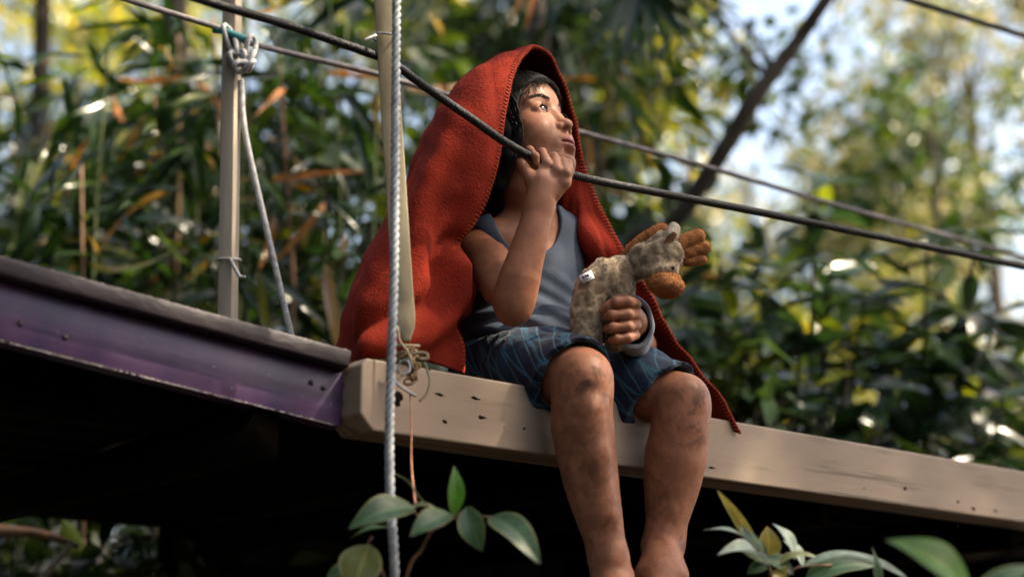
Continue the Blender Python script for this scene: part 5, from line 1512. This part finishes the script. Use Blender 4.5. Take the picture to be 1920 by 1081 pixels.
def bamboo(label, x0, x1, y0, y1, Y0, Y1, ncane, nleaf, size, seed):
    rng = np.random.default_rng(seed)
    root = empty('bamboo_clump', (P((x0 + x1) / 2, 500, (Y0 + Y1) / 2)[0], (Y0 + Y1) / 2, 0), label, 'bamboo', 'bamboo clumps behind the deck')
    canes = []
    for k in range(ncane):
        Y = rng.uniform(Y0, Y1); px = x0 + (x1 - x0) * (k + rng.uniform(0.1, 0.9)) / ncane
        top = P(px + rng.uniform(-60, 60), y0 - rng.uniform(20, 160), Y); bot = np.array((P(px, 500, Y)[0] + rng.uniform(-0.15, 0.15), Y + rng.uniform(0, 0.2), -0.05))
        pth = catmull([bot, bot * 0.6 + top * 0.4 + rng.normal(size=3) * 0.03, bot * 0.25 + top * 0.75 + rng.normal(size=3) * 0.05, top], 30)
        r = rng.uniform(0.006, 0.011)
        MB().tube(pth, np.linspace(r, r * 0.5, 30), 6).build('cane', M['stem'] if rng.random() < 0.4 else M['green_stem'], root)
        canes.append(pth)
    zlo = P(960, y1, Y0)[2]
    n = 0
    while n < nleaf:
        c = canes[rng.integers(0, ncane)]
        p = c[rng.integers(4, 30)]
        if p[2] < zlo - 0.25: continue
        # a short side twig with a fan of drooping blades
        tw = rng.normal(size=3) * np.array((1, 0.8, 0.5)); tw /= np.linalg.norm(tw)
        e = p + tw * rng.uniform(0.05, 0.4)
        for q in range(rng.integers(2, 5)):
            d = tw * 0.6 + rng.normal(size=3) * 0.55 + np.array((0, 0, -0.35)); d /= np.linalg.norm(d)
            f = rng.normal(size=3) * 0.7 + np.array((0, -0.4, 0.6))
            add_leaf(BAMBOO_MESH[rng.integers(0, 5)], e + rng.normal(size=3) * 0.02, d, f, size * rng.uniform(0.6, 1.35), root)
            n += 1
    return root
bamboo('bamboo clump at the left edge above the purple beam', -80, 220, 330, 640, 5.0, 6.2, 8, 240, 0.27, 401)
bamboo('bamboo clump around the pale post with orange dead blades', 210, 480, 120, 660, 4.9, 6.0, 8, 260, 0.28, 402)
bamboo('bamboo clump between the pale post and the red blanket', 450, 780, 80, 660, 5.0, 6.0, 8, 270, 0.28, 403)
bamboo('bamboo clump right of the child\'s face behind the grey cable', 1070, 1180, 150, 560, 6.3, 7.2, 5, 200, 0.28, 404)

tag(MB().tube([P(520, 900, 5.3), P(548, 600, 5.3), P(541, 400, 5.3), P(530, 230, 5.3), P(524, 120, 5.3)], [0.011, 0.010, 0.009, 0.008, 0.005], 7, 24).build('dry_cane', M['stem']), 'thin dry brown cane standing between post and blanket', 'cane')

# dense dark thicket closing the view behind bamboo and shrubs
def thicket(label, x0, x1, y0, y1, Y0, Y1, n, size, seed):
    rng = np.random.default_rng(seed)
    cl = in_box(rng, 16, x0, x1, y0, y1, Y0, Y1, 0.28, 0.42)
    cx = P((x0 + x1) / 2, 600, (Y0 + Y1) / 2)
    base = np.array((cx[0], cx[1], -0.1)); top = P((x0 + x1) / 2, (y0 + y1) / 2, (Y0 + Y1) / 2)
    return tree('thicket_bush', label, [base, base * 0.6 + top * 0.4 + rng.normal(size=3) * 0.1, base * 0.3 + top * 0.7, top], [0.05, 0.045, 0.04, 0.025], cl, n, size, M['darkleaf'], 'broad', 'dark bushes behind the deck', seed, 'bush')
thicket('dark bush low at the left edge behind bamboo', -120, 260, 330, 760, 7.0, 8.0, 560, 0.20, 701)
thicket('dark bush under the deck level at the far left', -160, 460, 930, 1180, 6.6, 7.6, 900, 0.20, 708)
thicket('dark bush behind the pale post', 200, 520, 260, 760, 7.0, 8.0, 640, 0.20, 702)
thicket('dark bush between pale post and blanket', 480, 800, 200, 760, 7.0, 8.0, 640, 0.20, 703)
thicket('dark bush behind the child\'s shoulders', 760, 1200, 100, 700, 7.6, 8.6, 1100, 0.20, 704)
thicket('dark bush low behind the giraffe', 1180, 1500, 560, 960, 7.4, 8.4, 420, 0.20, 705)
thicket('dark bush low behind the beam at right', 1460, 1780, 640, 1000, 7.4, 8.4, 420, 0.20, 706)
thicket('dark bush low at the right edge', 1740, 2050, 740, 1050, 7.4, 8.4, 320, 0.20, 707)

# broad-leaved shrubs on the right
BROAD_MESH = []
for k in range(4):
    V, Q, _ = leaf_grid(1.0, (0.34, 0.40, 0.30, 0.46)[k], 7, 4, (0.12, 0.28, 0.05, 0.2)[k], 0.3, 0.85)
    me = mesh_np('broad_leaf', V, Q); me.materials.append(M['broad']); me.polygons.foreach_set('use_smooth', np.ones(len(me.polygons), dtype=bool)); BROAD_MESH.append(me)

def shrub(label, base_px, tips, Y, nwhorl, seed, size=0.20):
    rng = np.random.default_rng(seed)
    b = np.array((P(base_px, 700, Y)[0], Y + 1.15, -0.05))
    root = empty('broad_leaf_shrub', b, label, 'shrub', 'broad leaved shrubs behind the beam')
    for (px, py, dy) in tips:
        t = P(px, py, Y + dy)
        pth = catmull([b, b * 0.5 + t * 0.5 + np.array((0, 0.15, 0.1)), t * 0.85 + b * 0.15 + np.array((0, 0.05, 0.1)), t], 24)
        MB().tube(pth, np.linspace(0.016, 0.005, 24), 6).build('branch', M['bark'], root)
        for w in range(nwhorl):
            c = pth[max(10, 23 - int(w * 3.2))] if w else t
            k = rng.integers(4, 8)
            for q in range(k):
                a = 2 * math.pi * q / k + rng.uniform(-0.5, 0.5)
                d = np.array((math.cos(a), math.sin(a) * 0.8, rng.uniform(-0.55, 0.35)))
                d /= np.linalg.norm(d)
                f = np.array((rng.normal() * 0.35, -0.35 + rng.normal() * 0.3, 0.9))
                add_leaf(BROAD_MESH[rng.integers(0, 4)], c + d * 0.015 + rng.normal(size=3) * 0.02, d, f, size * rng.uniform(0.7, 1.3), root)
    return root
shrub('dark broad leaved shrub beside the plush giraffe', 1340, [(1290, 560, 0), (1350, 470, 0.1), (1400, 620, -0.1), (1340, 680, 0), (1250, 640, 0.2), (1440, 560, 0.2), (1290, 750, 0.1), (1420, 720, 0)], 5.5, 3, 501, 0.19)
shrub('dark broad leaved shrub behind the middle of the beam at right', 1540, [(1535, 330, 0.1), (1560, 480, 0), (1620, 560, 0.2), (1500, 600, 0), (1590, 680, -0.1), (1480, 760, 0.1), (1640, 800, 0), (1540, 830, 0.1)], 5.6, 3, 502, 0.20)
shrub('dark broad leaved shrub at the right edge under the black rope', 1800, [(1830, 430, 0.1), (1740, 470, 0), (1860, 590, 0.1), (1750, 640, 0), (1880, 740, 0), (1720, 780, 0.1), (1840, 850, -0.1), (1690, 720, 0.2), (1930, 860, 0)], 5.7, 3, 503, 0.22)

shrub('green broad leaved shrub among the left bamboo', 330, [(305, 190, 0), (150, 400, 0.1), (250, 300, 0.2)], 5.4, 2, 504, 0.17)
shrub('dark broad leaved shrub between stay rope and blanket', 600, [(610, 270, 0), (560, 420, 0.1), (640, 470, 0.0), (680, 340, 0.2)], 5.3, 2, 505, 0.16)
far_tree('sparse dark tree against the pale foliage at upper right', 1740, 150, 10.5, [(11, 1600, 1960, -60, 420, 9.2, 11.5, 0.22, 0.38)], 1100, 0.10, M['midleaf'], 110, 0.05, group='trees behind the bamboo')

# fan palm hanging in at the top
def fan_palm():
    top = P(1010, -220, 6.6)
    base = np.array((top[0] - 0.1, 6.6, -0.1))
    root = empty('fan_palm', base, 'fan palm with drooping green and orange frond above the child', 'palm')
    MB().tube([base, base * 0.5 + top * 0.5 + np.array((0.03, 0, 0)), top], [0.06, 0.05, 0.045], 10, 16).build('trunk', M['bark'], root)
    rng = np.random.default_rng(8)
    V, Q, _ = leaf_grid(1.0, 0.10, 9, 2, 0.12, 0.5, 0.5)
    mg = mesh_np('leaflet', V, Q); mg.materials.append(M['bamboo_single'])
    for (hx, hy, n, a0, a1, ln) in ((1205, -30, 16, -170, -10, 0.42), (880, -160, 12, -190, 10, 0.4), (1080, -260, 12, -200, 20, 0.4), (1010, -60, 8, -150, -30, 0.3)):
        h = P(hx, hy, 6.0)
        MB().tube([top, (top + h) / 2 + np.array((0, 0, 0.12)), h], [0.012, 0.009, 0.006], 6, 12).build('stalk', M['green_stem'], root)
        fr = bpy.data.objects.new('frond', None); COL.objects.link(fr); fr.parent = root; fr.location = Vector(h - base)
        for k in range(n):
            a = rad(a0 + (a1 - a0) * k / (n - 1))
            d = np.array((math.cos(a), -0.25 + rng.normal() * 0.1, math.sin(a)))
            d /= np.linalg.norm(d)
            m, _ = leaf_matrix(h, h + d, np.array((rng.normal() * 0.3, -0.9, 0.35)))
            o = bpy.data.objects.new('leaflet', mg); COL.objects.link(o); o.parent = fr
            s = ln * rng.uniform(0.8, 1.1)
            o.matrix_basis = Matrix.Translation(-Vector(h)) @ m @ Matrix.Diagonal((s, s, s, 1))
fan_palm()

# limb and rope showing under the deck at the bottom left
tag(MB().tube([P(-400, 1000, 4.9), P(-120, 980, 4.7), P(0, 994, 4.6), P(60, 998, 4.6), P(110, 1010, 4.6), P(146, 1024, 4.6)], [0.05, 0.03, 0.016, 0.014, 0.011, 0.007], 8, 30).build('fallen_branch', M['stem']), 'brown branch poking in at the bottom left corner', 'branch')
rope('frayed_rope', [(134, 1018, 4.57), (115, 1042, 4.57), (92, 1068, 4.57), (60, 1110, 4.57), (40, 1180, 4.6)], 0.009, M['grey_rope'], 'short pale twisted rope under the branch at bottom left', 0.03)
far_tree('leafy undergrowth seen below the deck at bottom left', 120, 980, 5.0, [(12, -60, 360, 1010, 1130, 4.75, 5.2, 0.10, 0.16)], 420, 0.10, M['darkleaf'], 601, 0.015, group='trees behind the bamboo')
